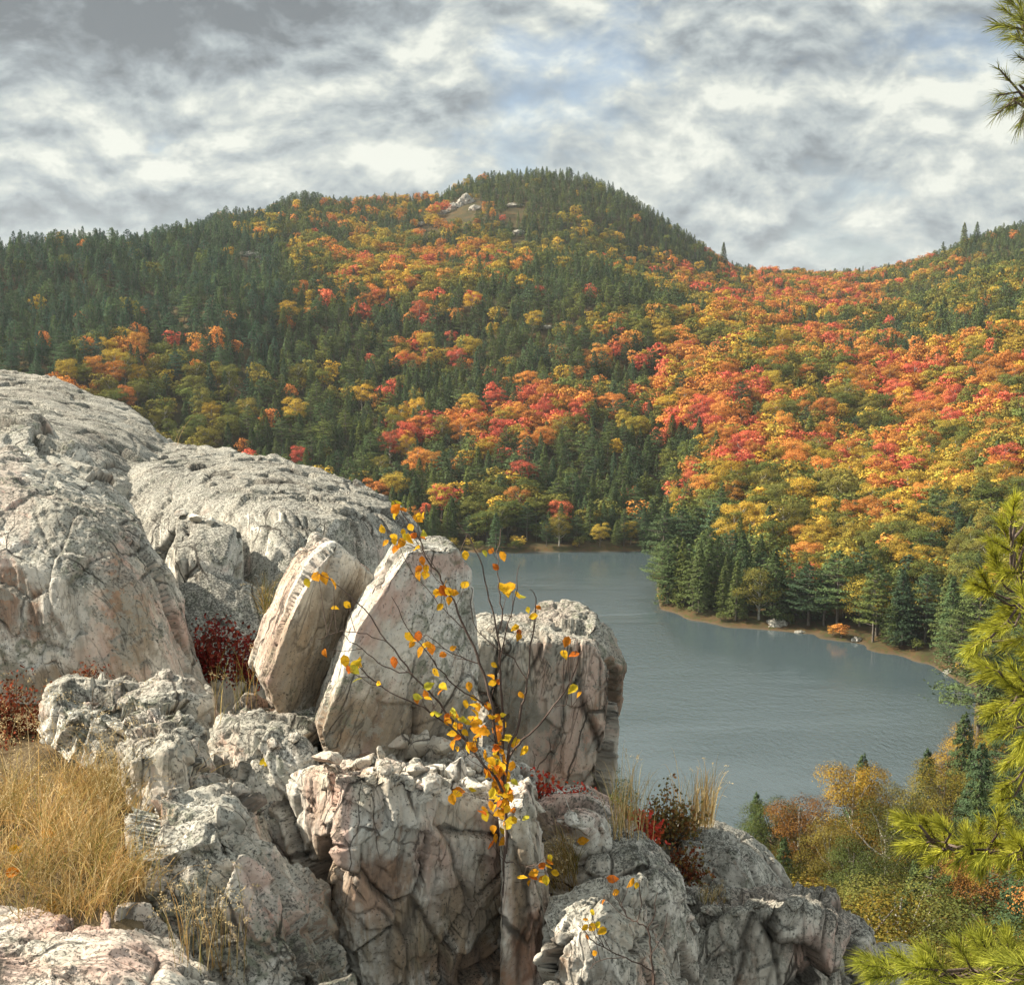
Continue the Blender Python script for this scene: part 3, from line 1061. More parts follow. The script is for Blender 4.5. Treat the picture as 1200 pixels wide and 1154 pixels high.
# ------------------------------------------------------------ quartzite
def rock_mat(name, pink=0.5, lichen=0.5, warm=0.5, green=0.5):
    m, nt, out = new_mat(name)
    p = poscoord(nt)
    ga = nd(nt, 'ShaderNodeAttribute', attribute_name='grain').outputs['Vector']
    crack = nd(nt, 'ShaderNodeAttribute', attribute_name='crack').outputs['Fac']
    cellr = nd(nt, 'ShaderNodeAttribute', attribute_name='cell').outputs['Fac']
    geo = nd(nt, 'ShaderNodeNewGeometry')
    sep = nd(nt, 'ShaderNodeSeparateXYZ'); lk(nt, geo.outputs['Normal'], sep.inputs[0])
    up = ramp(nt, sep.outputs[2], [(0.25, 0.0), (0.75, 1.0)])
    nA = noise(nt, p, 2.1, 6, 0.6, 0.3)
    nB = noise(nt, p, 9.0, 7, 0.65, 0.2)
    nC = noise(nt, mapping(nt, ga, (1, 1, 0.16)), 22.0, 6, 0.6, 0.4)     # streaks along the grain
    nD = noise(nt, p, 95.0, 6, 0.75)
    nE = noise(nt, mapping(nt, p, (1, 1, 1), (9, 4, 2)), 1.3, 5, 0.6, 0.6)
    nF = noise(nt, mapping(nt, ga, (1, 1, 0.3), (3, 8, 1)), 4.0, 6, 0.62, 0.8)
    c = mixc(nt, ramp(nt, nA, [(0.35, 0.0), (0.65, 1.0)]), (0.63, 0.59, 0.51), (0.78, 0.75, 0.68))
    c = mixc(nt, ramp(nt, nB, [(0.42, 0.0), (0.62, 1.0)]), c, (0.52, 0.50, 0.45))
    c = mixc(nt, ramp(nt, nC, [(0.53, 0.0), (0.68, 0.65)]), c, (0.28, 0.25, 0.21))
    c = mixc(nt, ramp(nt, cellr, [(0.2, 0.0), (1.0, 0.30)]), c, (0.76, 0.73, 0.65))
    # warm cream and rust runs
    wm = mth(nt, 'MULTIPLY', ramp(nt, nE, [(0.46, 0.0), (0.60, 1.0)]), 0.55 * warm + 0.1)
    c = mixc(nt, wm, c, mixc(nt, nC, (0.52, 0.42, 0.29), (0.36, 0.28, 0.19)))
    rs = ramp(nt, nF, [(0.63 - 0.05 * warm, 0.0), (0.70, 1.0)])
    c = mixc(nt, mth(nt, 'MULTIPLY', rs, 0.55 + 0.3 * warm), c, mixc(nt, nB, (0.15, 0.075, 0.035), (0.38, 0.19, 0.09)))
    nG = noise(nt, mapping(nt, ga, (1, 1, 0.4), (13, 18, 11)), 3.2, 7, 0.65, 0.7)
    pk = ramp(nt, nG, [(0.60 - 0.16 * pink, 0.0), (0.69 - 0.12 * pink, 1.0)])
    c = mixc(nt, mth(nt, 'MULTIPLY', pk, 0.25 + 0.5 * pink), c, (0.60, 0.33, 0.25))
    stn = nd(nt, 'ShaderNodeAttribute', attribute_name='stain_shade').outputs['Vector']
    ss = nd(nt, 'ShaderNodeSeparateXYZ'); lk(nt, stn, ss.inputs[0])
    nS = mth(nt, 'ADD', mth(nt, 'MULTIPLY', nC, 0.6), mth(nt, 'MULTIPLY', nB, 0.6))
    for q, (ca_, cb_) in enumerate([((0.15, 0.075, 0.04), (0.38, 0.21, 0.12)), ((0.54, 0.32, 0.25), (0.62, 0.47, 0.40)), ((0.15, 0.115, 0.08), (0.32, 0.25, 0.17))]):
        f_ = ramp(nt, mth(nt, 'ADD', ss.outputs[q], mth(nt, 'MULTIPLY', mth(nt, 'SUBTRACT', nS, 0.62), 2.2)), [(0.12, 0.0), (0.62, 0.78)])
        c = mixc(nt, f_, c, mixc(nt, ramp(nt, nC, [(0.4, 0.0), (0.6, 1.0)]), ca_, cb_))
    # crustose lichen: grey-green plates and black speckle, thickest where rain lies
    lm = mth(nt, 'ADD', mth(nt, 'MULTIPLY', up, 0.18 + 0.15 * lichen), mth(nt, 'MULTIPLY', nE, 0.35))
    l1 = ramp(nt, mth(nt, 'ADD', mth(nt, 'ADD', nB, mth(nt, 'MULTIPLY', nD, 0.5)), lm), [(1.02 - 0.10 * lichen, 0.0), (1.14 - 0.06 * lichen, 1.0)])
    c = mixc(nt, mth(nt, 'MULTIPLY', l1, 0.7), c, mixc(nt, nD, (0.25, 0.245, 0.205), (0.47, 0.46, 0.40)))
    vor = nd(nt, 'ShaderNodeTexVoronoi', feature='F1')
    vor.inputs['Scale'].default_value = 11.0
    pv = nd(nt, 'ShaderNodeVectorMath', operation='ADD')
    nv = nd(nt, 'ShaderNodeTexNoise'); nv.inputs['Scale'].default_value = 14.0; nv.inputs['Detail'].default_value = 4
    lk(nt, p, nv.inputs['Vector'])
    sc = nd(nt, 'ShaderNodeVectorMath', operation='SCALE'); sc.inputs['Scale'].default_value = 0.07
    lk(nt, nv.outputs[1], sc.inputs[0]); lk(nt, p, pv.inputs[0]); lk(nt, sc.outputs[0], pv.inputs[1])
    lk(nt, pv.outputs[0], vor.inputs['Vector'])
    ring = ramp(nt, vor.outputs['Distance'], [(0.26, 0.0), (0.33, 1.0), (0.42, 1.0), (0.50, 0.0)])
    ring = mth(nt, 'MULTIPLY', ring, ramp(nt, nA, [(0.50, 0.0), (0.58, 0.55 * green + 0.1)]))
    c = mixc(nt, ring, c, (0.17, 0.19, 0.13))
    blk = ramp(nt, mth(nt, 'ADD', mth(nt, 'MULTIPLY', nD, 1.0), mth(nt, 'ADD', mth(nt, 'MULTIPLY', up, 0.05 + 0.07 * lichen), mth(nt, 'MULTIPLY', nA, 0.22))),
               [(0.695 - 0.02 * lichen, 0.0), (0.745, 1.0)])
    c = mixc(nt, mth(nt, 'MULTIPLY', blk, 0.8), c, (0.045, 0.045, 0.04))
    # thin dark joints that follow the grain, and darker colour along the displaced cracks
    nH = noise(nt, mapping(nt, ga, (1, 1, 0.22), (21, 3, 5)), 9.0, 5, 0.55, 0.9)
    ln = ramp(nt, mth(nt, 'ABSOLUTE', mth(nt, 'SUBTRACT', nH, 0.5)), [(0.006, 1.0), (0.022, 0.0)])
    ln = mth(nt, 'MULTIPLY', ln, ramp(nt, nE, [(0.40, 0.15), (0.60, 1.0)]))
    c = mixc(nt, mth(nt, 'MULTIPLY', ln, 0.62), c, (0.075, 0.066, 0.055))
    # crisp open joints between blocks
    gw = nd(nt, 'ShaderNodeVectorMath', operation='ADD')
    gs = nd(nt, 'ShaderNodeVectorMath', operation='SCALE'); gs.inputs['Scale'].default_value = 0.035
    lk(nt, nv.outputs[1], gs.inputs[0]); lk(nt, ga, gw.inputs[0]); lk(nt, gs.outputs[0], gw.inputs[1])
    joints = None
    for (vs_, w_, lo) in ((4.5, 0.020, 0.48), (13.0, 0.028, 0.56)):
        ve = nd(nt, 'ShaderNodeTexVoronoi', feature='DISTANCE_TO_EDGE'); ve.inputs['Scale'].default_value = vs_
        lk(nt, mapping(nt, gw.outputs[0], (1, 1, 0.24), (vs_, 2, 7)), ve.inputs['Vector'])
        gt = ramp(nt, noise(nt, mapping(nt, ga, (1, 1, 0.6), (vs_, 9, 3)), 3.0, 3, 0.5), [(lo, 0.0), (lo + 0.07, 1.0)])
        j_ = mth(nt, 'MULTIPLY', ramp(nt, ve.outputs['Distance'], [(w_ * 0.35, 1.0), (w_, 0.0)]), gt)
        joints = j_ if joints is None else mth(nt, 'MAXIMUM', joints, mth(nt, 'MULTIPLY', j_, 0.8))
    c = mixc(nt, mth(nt, 'MULTIPLY', joints, 0.85), c, (0.055, 0.048, 0.04))
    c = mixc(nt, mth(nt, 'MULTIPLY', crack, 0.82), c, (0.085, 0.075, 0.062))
    b = nd(nt, 'ShaderNodeBsdfPrincipled')
    b.inputs['Roughness'].default_value = 0.82
    b.inputs['Specular IOR Level'].default_value = 0.25
    lk(nt, c, b.inputs['Base Color'])
    hgt = mth(nt, 'ADD', mth(nt, 'MULTIPLY', nD, 0.5), mth(nt, 'ADD', mth(nt, 'MULTIPLY', nC, 0.9), mth(nt, 'MULTIPLY', nB, 0.7)))
    hgt = mth(nt, 'SUBTRACT', hgt, mth(nt, 'MULTIPLY', ln, 0.35))
    hgt = mth(nt, 'SUBTRACT', hgt, mth(nt, 'MULTIPLY', joints, 1.2))
    hgt = mth(nt, 'ADD', hgt, mth(nt, 'MULTIPLY', blk, 0.2))
    bp = nd(nt, 'ShaderNodeBump')
    bp.inputs['Strength'].default_value = 0.75
    bp.inputs['Distance'].default_value = 0.014
    lk(nt, hgt, bp.inputs['Height'])
    lk(nt, bp.outputs[0], b.inputs['Normal'])
    lk(nt, b.outputs[0], out.inputs[0])
    return m


R_GREY = rock_mat("lichened grey quartzite", 0.2, 0.75, 0.4, 0.6)
R_PALE = rock_mat("pale quartzite", 0.4, 0.25, 0.6, 1.0)
R_WARM = rock_mat("warm stained quartzite", 0.45, 0.15, 1.0, 0.3)
R_PINK = rock_mat("pink quartzite", 0.5, 0.2, 0.4, 0.8)
R_STONE = rock_mat("broken stone", 0.35, -0.3, 0.75, 0.0)


def hull_mesh(hulls):
    """hulls: list of lists of world points -> joined closed convex shells"""
    bm = bmesh.new()
    for pts in hulls:
        b2 = bmesh.new()
        vs = [b2.verts.new(Vector(p)) for p in pts]
        res = bmesh.ops.convex_hull(b2, input=vs)
        dead = [g for g in res['geom_interior'] + res['geom_unused'] if isinstance(g, bmesh.types.BMVert) and g.is_valid]
        bmesh.ops.delete(b2, geom=list(set(dead)), context='VERTS')
        me = bpy.data.meshes.new("tmp"); b2.to_mesh(me); b2.free()
        bm.from_mesh(me); bpy.data.meshes.remove(me)
    me = bpy.data.meshes.new("tmp"); bm.to_mesh(me); bm.free()
    return me


def slab(outline, d, ext, inset=0.88, puff=0.06, tilt=None):
    """convex block whose front outline is given in the photo at distance d.
    outline entries (px,py) or (px,py,d). ext: world vector to the back face."""
    pts = [P(q[0], q[1], q[2] if len(q) > 2 else d) for q in outline]
    c = sum(pts, Vector()) / len(pts)
    e = Vector(ext)
    res = [c + (p - c) * inset - Vector((0, puff, 0)) for p in pts]
    res += pts
    res += [p + e for p in pts]
    return res


ROCKS = {}     # name -> (verts, faces) for later ray casts


def make_rock(name, label, hulls, voxel, mat, grain=(0, 0, 1), smooth=6, amp=1.0, cell=0.22, seed=0, cat='boulder', group=None,
              blocky=1.0, strie=1.0, stretch=2.4, crackd=1.0, stains_shade=()):
    me = hull_mesh(hulls)
    tmp = bpy.data.objects.new("tmp", me)
    COL.objects.link(tmp)
    md = tmp.modifiers.new("r", 'REMESH'); md.mode = 'VOXEL'; md.voxel_size = voxel; md.adaptivity = 0
    ms = tmp.modifiers.new("s", 'SMOOTH'); ms.iterations = smooth; ms.factor = 0.5
    dg = bpy.context.evaluated_depsgraph_get()
    dg.update()
    me2 = bpy.data.meshes.new_from_object(tmp.evaluated_get(dg))
    bpy.data.objects.remove(tmp); bpy.data.meshes.remove(me)
    n = len(me2.vertices)
    V = np.empty(n * 3, np.float32); me2.vertices.foreach_get('co', V); V = V.reshape(-1, 3).astype(float)
    Nn = np.empty(n * 3, np.float32); me2.vertices.foreach_get('normal', Nn); Nn = Nn.reshape(-1, 3).astype(float)
    nf = len(me2.polygons)
    Fc = np.empty(nf * 4, np.int32)
    me2.loops.foreach_get('vertex_index', Fc); Fc = Fc.reshape(-1, 4)
    bpy.data.meshes.remove(me2)
    g = np.array(grain, float); g /= np.linalg.norm(g)
    a = np.cross(g, [0.3, 1, 0.1]); a /= np.linalg.norm(a)
    b = np.cross(g, a)
    base = V - np.array([0, 0, H])
    G = np.stack([base @ a, base @ b, base @ g], 1)       # grain frame
    sd = seed * 13.7
    Gs = G + sd
    warp = np.stack([fbm(Gs * 2.2 + 5, 3, 1), fbm(Gs * 2.2 + 50, 3, 2), fbm(Gs * 2.2 + 90, 3, 3)], 1)
    D = fbm(Gs * 1.6, 3, 4) * 0.05 * amp
    Q = Gs + warp * 0.07
    f1, f2, cid, off = worley(Q * np.array([1, 1, 1 / stretch]) / cell + sd, 10)
    e1 = f2 - f1
    D += facet(cid, off, cell, stretch) * 0.40 * blocky * amp + (cid - 0.5) * 0.030 * blocky * amp
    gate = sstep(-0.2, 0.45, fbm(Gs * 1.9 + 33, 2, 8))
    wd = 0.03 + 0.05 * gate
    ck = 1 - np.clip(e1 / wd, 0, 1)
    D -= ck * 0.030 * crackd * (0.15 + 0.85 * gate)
    warp2 = np.stack([fbm(Gs * 9 + 5, 2, 21), fbm(Gs * 9 + 50, 2, 22), fbm(Gs * 9 + 90, 2, 23)], 1)
    Q2 = Gs + warp * 0.05 + warp2 * 0.015
    c2 = cell * 0.36
    f1b, f2b, cidb, offb = worley(Q2 * np.array([1, 1, 1 / (stretch * 0.9)]) / c2 + sd, 30)
    e2 = f2b - f1b
    D += facet(cidb, offb, c2, stretch) * 0.30 * blocky * amp + (cidb - 0.5) * 0.008 * blocky * amp
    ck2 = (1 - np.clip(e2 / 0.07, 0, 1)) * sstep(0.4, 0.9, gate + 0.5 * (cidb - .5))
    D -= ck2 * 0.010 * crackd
    # ribs along the grain
    R = fbm((Gs + warp * 0.03) * np.array([17, 17, 1.8]), 3, 41)
    D += -np.abs(R) * 0.020 * strie + 0.005
    D += fbm(Gs * 13, 4, 44, 0.6) * 0.005
    if voxel < 0.013:
        D += fbm(Gs * 48, 2, 46, 0.6) * 0.003
    V2 = V + Nn * D[:, None]
    o = mesh_obj(name, V2, Fc, mat, smooth=True)
    me = o.data
    at = me.attributes.new('grain', 'FLOAT_VECTOR', 'POINT'); at.data.foreach_set('vector', Gs.astype(np.float32).ravel())
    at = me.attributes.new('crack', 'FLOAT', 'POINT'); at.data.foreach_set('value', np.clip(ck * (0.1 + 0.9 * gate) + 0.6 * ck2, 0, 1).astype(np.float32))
    at = me.attributes.new('cell', 'FLOAT', 'POINT'); at.data.foreach_set('value', (0.55 * cid + 0.45 * cidb).astype(np.float32))
    if stains_shade:      # mineral staining, and the leaning slab's painted shade: kind 0 rust, 1 pink, 2 brown
        sx, sy, _ = proj(V)
        st = np.zeros((len(V), 3))
        for (a_, b_, rx, ry, k_) in stains_shade:
            st[:, k_] = np.maximum(st[:, k_], np.exp(-(((sx - a_) / rx) ** 2 + ((sy - b_) / ry) ** 2)))
        at = me.attributes.new('stain_shade', 'FLOAT_VECTOR', 'POINT'); at.data.foreach_set('vector', st.astype(np.float32).ravel())
    tag(o, label, cat, group)
    ROCKS[o.name] = (V2, Fc)
    return o


def W(pts):
    return [P(*q) for q in pts]


# --- big domes behind
make_rock('rock_dome', "grey lichened rock dome at the upper left rim, highest against the forest", [
    W([(230, 560, 11.2), (-260, 440, 15.5), (-100, 428, 15), (0, 431, 14.5), (60, 442, 14), (120, 464, 13.4), (165, 487, 12.8), (188, 508, 12.2),
       (-260, 520, 9), (-60, 515, 9), (60, 530, 9), (140, 570, 9.2), (200, 600, 9.8), (-260, 760, 8.5), (200, 760, 9.2),
       (0, 620, 16.5), (180, 640, 14.5), (-260, 640, 17)])],
    0.022, R_GREY, grain=(0.85, -0.2, -0.45), smooth=10, seed=1, cat='rock outcrop', cell=0.34, stretch=2.6, blocky=0.4, amp=0.8)
make_rock('rock_dome', "long rounded grey dome sloping down to the lake, pale cracked face below", [
    W([(150, 520, 12.8), (200, 515, 12.3), (260, 526, 11.5), (330, 537, 10.8), (400, 557, 10), (450, 581, 9.4), (488, 607, 8.9), (508, 640, 8.5),
       (512, 760, 8.4), (512, 900, 8.4), (60, 520, 12.6), (60, 580, 10.5), (100, 640, 9.0), (170, 575, 9.2), (250, 606, 7.9), (330, 594, 7.5), (395, 602, 7.5), (440, 645, 7.7),
       (180, 780, 7.6), (260, 740, 7.2), (330, 740, 6.9), (400, 800, 7.1), (450, 850, 7.4), (300, 820, 12.5), (150, 800, 12.5), (480, 860, 9.6)]),
    W([(205, 612, 7.0), (245, 604, 7.0), (276, 618, 6.9), (262, 660, 6.6), (205, 655, 6.6), (205, 900, 6.6), (275, 900, 6.7), (225, 620, 8), (290, 640, 8)]),
    W([(200, 690, 6.5), (240, 668, 6.6), (300, 690, 6.6), (330, 720, 6.6), (345, 780, 6.4), (230, 760, 6.2), (200, 950, 6.2), (340, 950, 6.3), (230, 700, 8), (330, 740, 8)])],
    0.0145, R_GREY, grain=(0.25, -0.45, -0.85), smooth=10, seed=2, cat='rock outcrop', cell=0.28, stretch=2.6, blocky=0.45, amp=0.7)
make_rock('rock_ledge', "pale narrow ledge between the upper dome and the big left face", [
    W([(-120, 505, 8.0), (0, 500, 7.9), (40, 503, 7.8), (85, 528, 7.6), (120, 560, 7.4), (150, 600, 7.2), (160, 700, 7.2), (-120, 700, 7.4),
       (-120, 520, 7.4), (0, 516, 7.3), (60, 540, 7.2), (110, 590, 7.0), (-120, 560, 9), (80, 600, 8.6)])],
    0.014, R_PALE, grain=(0.6, -0.1, -0.8), smooth=8, seed=3, cat='rock outcrop', cell=0.3)
make_rock('rock_outcrop', "big bulging cream rock face at the left edge streaked with rust", [
    W([(-160, 528, 7.0), (0, 524, 6.9), (50, 533, 6.8), (110, 574, 6.5), (165, 610, 6.3), (200, 668, 6.1), (226, 735, 5.95), (250, 815, 5.9), (255, 900, 5.9),
       (-160, 575, 5.9), (0, 565, 5.85), (70, 590, 5.75), (130, 640, 5.65), (170, 690, 5.6), (205, 790, 5.55), (225, 880, 5.5),
       (-160, 640, 5.6), (0, 650, 5.5), (90, 690, 5.45), (150, 790, 5.4), (-160, 900, 5.35), (0, 900, 5.35), (150, 900, 5.35),
       (-160, 800, 7.5), (0, 800, 7.6), (200, 840, 7.0)])],
    0.0095, R_PALE, grain=(0.18, 0.1, -1), smooth=12, seed=4, stains_shade=[(136, 690, 16, 55, 0), (158, 735, 26, 45, 2), (8, 700, 22, 45, 0), (40, 720, 14, 30, 0), (12, 570, 22, 45, 1), (146, 640, 10, 26, 1), (215, 735, 14, 35, 1), (60, 800, 60, 20, 2)], cat='rock outcrop', cell=0.30, stretch=3.0, blocky=0.35, amp=0.7, strie=1.1)

# --- two leaning slabs and the square block by the lake
make_rock('rock_slab', "leaning wedge slab with a bright left edge, dark underside beside the tall slab", [
    slab([(392, 643, 5.0), (446, 682, 5.35), (436, 720, 5.35), (410, 790, 5.3), (392, 850, 5.2), (372, 880, 5.1), (335, 850, 4.9), (312, 800, 4.85), (330, 752, 4.85), (350, 702, 4.88), (372, 664, 4.92)], 5.05, (-0.13, 0.32, 0.0), 0.9, 0.02)],
    0.0075, R_WARM, grain=(0.45, 0.1, 0.9), smooth=1, seed=5, stains_shade=[(350, 790, 50, 60, 2), (410, 720, 40, 40, 2), (318, 770, 14, 60, 1)], cat='rock slab', cell=0.26, stretch=3.2, blocky=0.35, amp=0.5, strie=0.5, crackd=0.7)  # brown here paints the slab's shaded right and lower face darker
make_rock('rock_slab', "tall upright slab with a slanted pink left edge and flat grey face", [
    slab([(478, 645, 4.72), (500, 641, 4.78), (538, 642, 4.9), (553, 668, 4.98), (556, 730, 5.0), (556, 930, 5.0), (470, 935, 4.8), (390, 920, 4.65), (374, 856, 4.62), (398, 802, 4.6), (416, 738, 4.62), (446, 704, 4.68)], 4.85, (-0.08, 0.34, -0.02), 0.95, 0.015)],
    0.0072, R_PALE, grain=(0.35, 0.1, 0.93), smooth=1, seed=6, stains_shade=[(452, 700, 20, 30, 1), (430, 740, 16, 22, 1), (470, 850, 110, 40, 2), (400, 840, 50, 30, 2), (520, 660, 40, 14, 1)], cat='rock slab', cell=0.30, stretch=1.6, blocky=0.3, amp=0.5, strie=0.45, crackd=0.75)
make_rock('rock_block', "squarish white block standing against the lake right of the slabs", [
    slab([(556, 752), (600, 752), (640, 748), (700, 752), (718, 790), (712, 850), (706, 925), (640, 935), (560, 925)], 5.55, (0.03, 0.6, 0.0), 0.96, 0.03),
    W([(560, 728, 6.15), (600, 720, 6.35), (640, 716, 6.45), (672, 711, 6.35), (697, 719, 6.15), (714, 742, 6.05), (730, 775, 6.10), (724, 820, 6.15), (712, 880, 6.15),
       (600, 760, 5.65), (690, 740, 5.75), (716, 790, 5.75), (600, 930, 5.75), (700, 930, 5.85), (600, 900, 6.75), (700, 900, 6.75)])],
    0.0078, R_PALE, grain=(0.12, 0.1, 1), smooth=2, seed=7, stains_shade=[(722, 800, 12, 60, 0), (600, 830, 30, 50, 2), (640, 720, 40, 10, 1)], cat='boulder', cell=0.24, stretch=3.4, blocky=0.7, amp=0.65, strie=1.0)

# --- middle left boulders
make_rock('boulder', "broad knobbly pale boulder with rounded top under the big left face", [
    W([(50, 800, 5.05), (75, 790, 5.1), (150, 788, 5.15), (215, 790, 5.1), (248, 812, 5.0), (252, 860, 4.9), (240, 930, 4.8), (48, 850, 4.85), (42, 880, 4.8), (80, 840, 4.6),
       (150, 850, 4.55), (90, 930, 4.45), (150, 960, 4.45), (60, 930, 4.6), (200, 960, 4.6), (120, 1010, 4.4), (100, 900, 5.8), (240, 900, 5.7)]),
    W([(100, 812, 4.75), (175, 815, 4.7), (180, 850, 4.6), (110, 880, 4.5), (100, 960, 4.4), (170, 960, 4.4), (140, 860, 5)])],
    0.0075, R_PALE, grain=(-0.2, -0.2, 1), smooth=3, seed=8, cell=0.2, stretch=1.8, amp=1.0, blocky=1.1)
make_rock('boulder', "small rounded boulder wedged in front of the broad knobbly one", [
    W([(150, 845, 4.5), (185, 826, 4.55), (215, 826, 4.55), (240, 860, 4.45), (245, 900, 4.35), (240, 960, 4.3), (132, 875, 4.35), (133, 910, 4.2), (150, 890, 4.15),
       (200, 880, 4.15), (160, 960, 4.1), (220, 960, 4.1), (190, 960, 4.9), (140, 900, 4.8), (150, 1040, 4.05), (225, 1040, 4.05)])],
    0.007, R_PALE, grain=(0.1, 0.3, 1), smooth=3, seed=9, cell=0.2, stretch=1.6, amp=0.9, blocky=1.1)
make_rock('boulder', "pink topped boulder behind the ledge, below the leaning slab", [
    W([(256, 835, 4.9), (288, 813, 5.05), (330, 830, 5.1), (372, 845, 5.0), (380, 880, 4.75), (262, 850, 4.7), (300, 860, 4.5), (350, 880, 4.45), (250, 900, 4.6),
       (300, 930, 4.4), (370, 930, 4.4), (256, 960, 4.6), (300, 900, 5.6), (370, 900, 5.5), (270, 1000, 4.45), (360, 1000, 4.45)])],
    0.0072, R_PALE, grain=(-0.5, -0.3, 1), smooth=6, seed=10, stains_shade=[(310, 826, 50, 16, 1), (340, 836, 40, 10, 1)], cell=0.22, stretch=1.8, amp=0.9)
make_rock('boulder', "tall lichened boulder with stepped top leaning down to the right, grass at its left", [
    W([(178, 912, 4.15), (235, 901, 4.25), (276, 903, 4.25), (292, 935, 4.15), (300, 985, 4.1), (330, 1030, 4.05), (380, 1090, 4.0), (415, 1165, 3.95),
       (168, 940, 4.0), (185, 960, 3.8), (270, 960, 3.8), (165, 1000, 3.85), (155, 1040, 3.75), (190, 1040, 3.65), (280, 1010, 3.7), (330, 1090, 3.65), (390, 1165, 3.6),
       (200, 1100, 3.6), (290, 1165, 3.5), (200, 1220, 3.5), (400, 1220, 3.6), (240, 1000, 4.8), (330, 1100, 4.6), (415, 1220, 4.4), (180, 1100, 4.5)])],
    0.0062, R_PALE, grain=(-0.35, -0.2, 1), smooth=3, seed=11, stains_shade=[(190, 945, 16, 26, 0), (300, 1025, 24, 26, 1), (330, 1080, 60, 40, 1), (280, 1120, 60, 40, 2), (370, 1110, 40, 50, 2)], cell=0.21, stretch=1.9, amp=0.95, blocky=1.2, crackd=1.2)
make_rock('boulder', "low pinkish boulder filling the bottom left corner", [
    W([(-120, 1066, 3.6), (0, 1064, 3.6), (60, 1072, 3.6), (110, 1068, 3.6), (165, 1072, 3.55), (205, 1098, 3.5), (240, 1135, 3.4), (262, 1190, 3.3),
       (-120, 1130, 3.15), (0, 1120, 3.15), (120, 1130, 3.1), (190, 1170, 3.05), (-120, 1240, 2.95), (100, 1240, 2.9), (240, 1240, 3.0), (-120, 1160, 4.1), (200, 1200, 4.0)])],
    0.0055, R_PINK, grain=(0.9, -0.1, -0.3), smooth=8, seed=12, stains_shade=[(80, 1088, 70, 14, 1), (150, 1125, 60, 18, 1), (10, 1130, 30, 20, 1)], cell=0.22, stretch=1.8, amp=0.8, blocky=0.7)

# --- the front block with its ledge
make_rock('rock_block', "massive front block with fractured shaded face, broken stones on its ledge", [
    slab([(392, 906, 4.05), (430, 905, 4.05), (500, 925, 4.12), (570, 945, 4.2), (600, 955, 4.26), (618, 975, 4.3), (626, 1080, 4.3), (632, 1230, 4.3), (430, 1230, 4.02), (405, 1080, 4.02)],
         4.18, (0.0, 0.66, -0.20), 0.95, 0.03),
    slab([(302, 905, 4.6), (385, 900, 4.15), (400, 960, 4.1), (415, 1080, 4.08), (440, 1230, 4.05), (415, 1230, 4.15), (365, 1100, 4.35), (325, 985, 4.5)], 4.35, (0.1, 0.5, -0.14), 0.96, 0.03),
    W([(560, 908, 4.7), (600, 892, 4.85), (620, 905, 4.8), (622, 960, 4.5), (560, 945, 4.4), (500, 925, 4.5), (440, 905, 4.6), (450, 882, 5.0), (540, 876, 5.1), (560, 1000, 4.8), (480, 1000, 4.8)])],
    0.0062, R_WARM, grain=(0.05, -0.1, 1), smooth=2, seed=13, stains_shade=[(404, 960, 9, 60, 1), (398, 935, 16, 20, 1), (440, 1040, 40, 40, 0), (480, 1110, 60, 50, 2), (560, 1070, 50, 50, 2), (590, 1000, 20, 60, 1), (540, 1130, 60, 30, 0), (380, 1050, 25, 80, 2)], cat='boulder', cell=0.21, stretch=1.5, amp=0.8, blocky=1.15, crackd=1.3)
make_rock('rock_slab', "thin upright slab splitting off the front block beside the birch roots", [
    slab([(586, 955), (612, 945), (620, 985), (630, 1080), (638, 1230), (596, 1230), (588, 1080)], 4.02, (0.03, 0.3, 0.0), 0.92, 0.03)],
    0.006, R_WARM, grain=(0.05, 0, 1), smooth=3, seed=14, stains_shade=[(610, 1100, 14, 60, 0), (612, 1040, 12, 60, 2)], cat='rock slab', cell=0.2, stretch=3.5, amp=0.5, blocky=0.6)
# --- right cluster
make_rock('rock_ledge', "layered ledge of pinkish rock under the white block, red leaves on top", [
    W([(600, 935, 5.0), (640, 920, 5.2), (690, 925, 5.25), (712, 950, 5.1), (735, 990, 5.0), (600, 960, 4.75), (680, 975, 4.6), (735, 1030, 4.75), (605, 1000, 4.6), (640, 1060, 4.5),
       (740, 1130, 4.7), (610, 1230, 4.5), (740, 1230, 4.7), (650, 1000, 6), (740, 1040, 5.9)])],
    0.0078, R_PINK, grain=(1, 0.15, -0.2), smooth=3, seed=15, stains_shade=[(700, 950, 30, 20, 1), (660, 965, 30, 16, 1), (640, 1010, 40, 40, 2)], cat='rock outcrop', cell=0.24, stretch=2.6, amp=0.9, blocky=1.2, strie=0.8)
make_rock('boulder', "black and white speckled boulder between the pink ledge and far right boulders", [
    W([(684, 985, 4.75), (715, 972, 4.85), (752, 972, 4.9), (775, 990, 4.85), (786, 1020, 4.75), (800, 1080, 4.65), (812, 1160, 4.6), (690, 1010, 4.5), (740, 1000, 4.5),
       (775, 1050, 4.45), (690, 1100, 4.4), (790, 1160, 4.4), (690, 1230, 4.35), (815, 1230, 4.5), (720, 1050, 5.6), (800, 1100, 5.4)])],
    0.0068, R_GREY, grain=(0.1, 0.0, 1), smooth=6, seed=16, cell=0.2, stretch=2.0, amp=0.9)
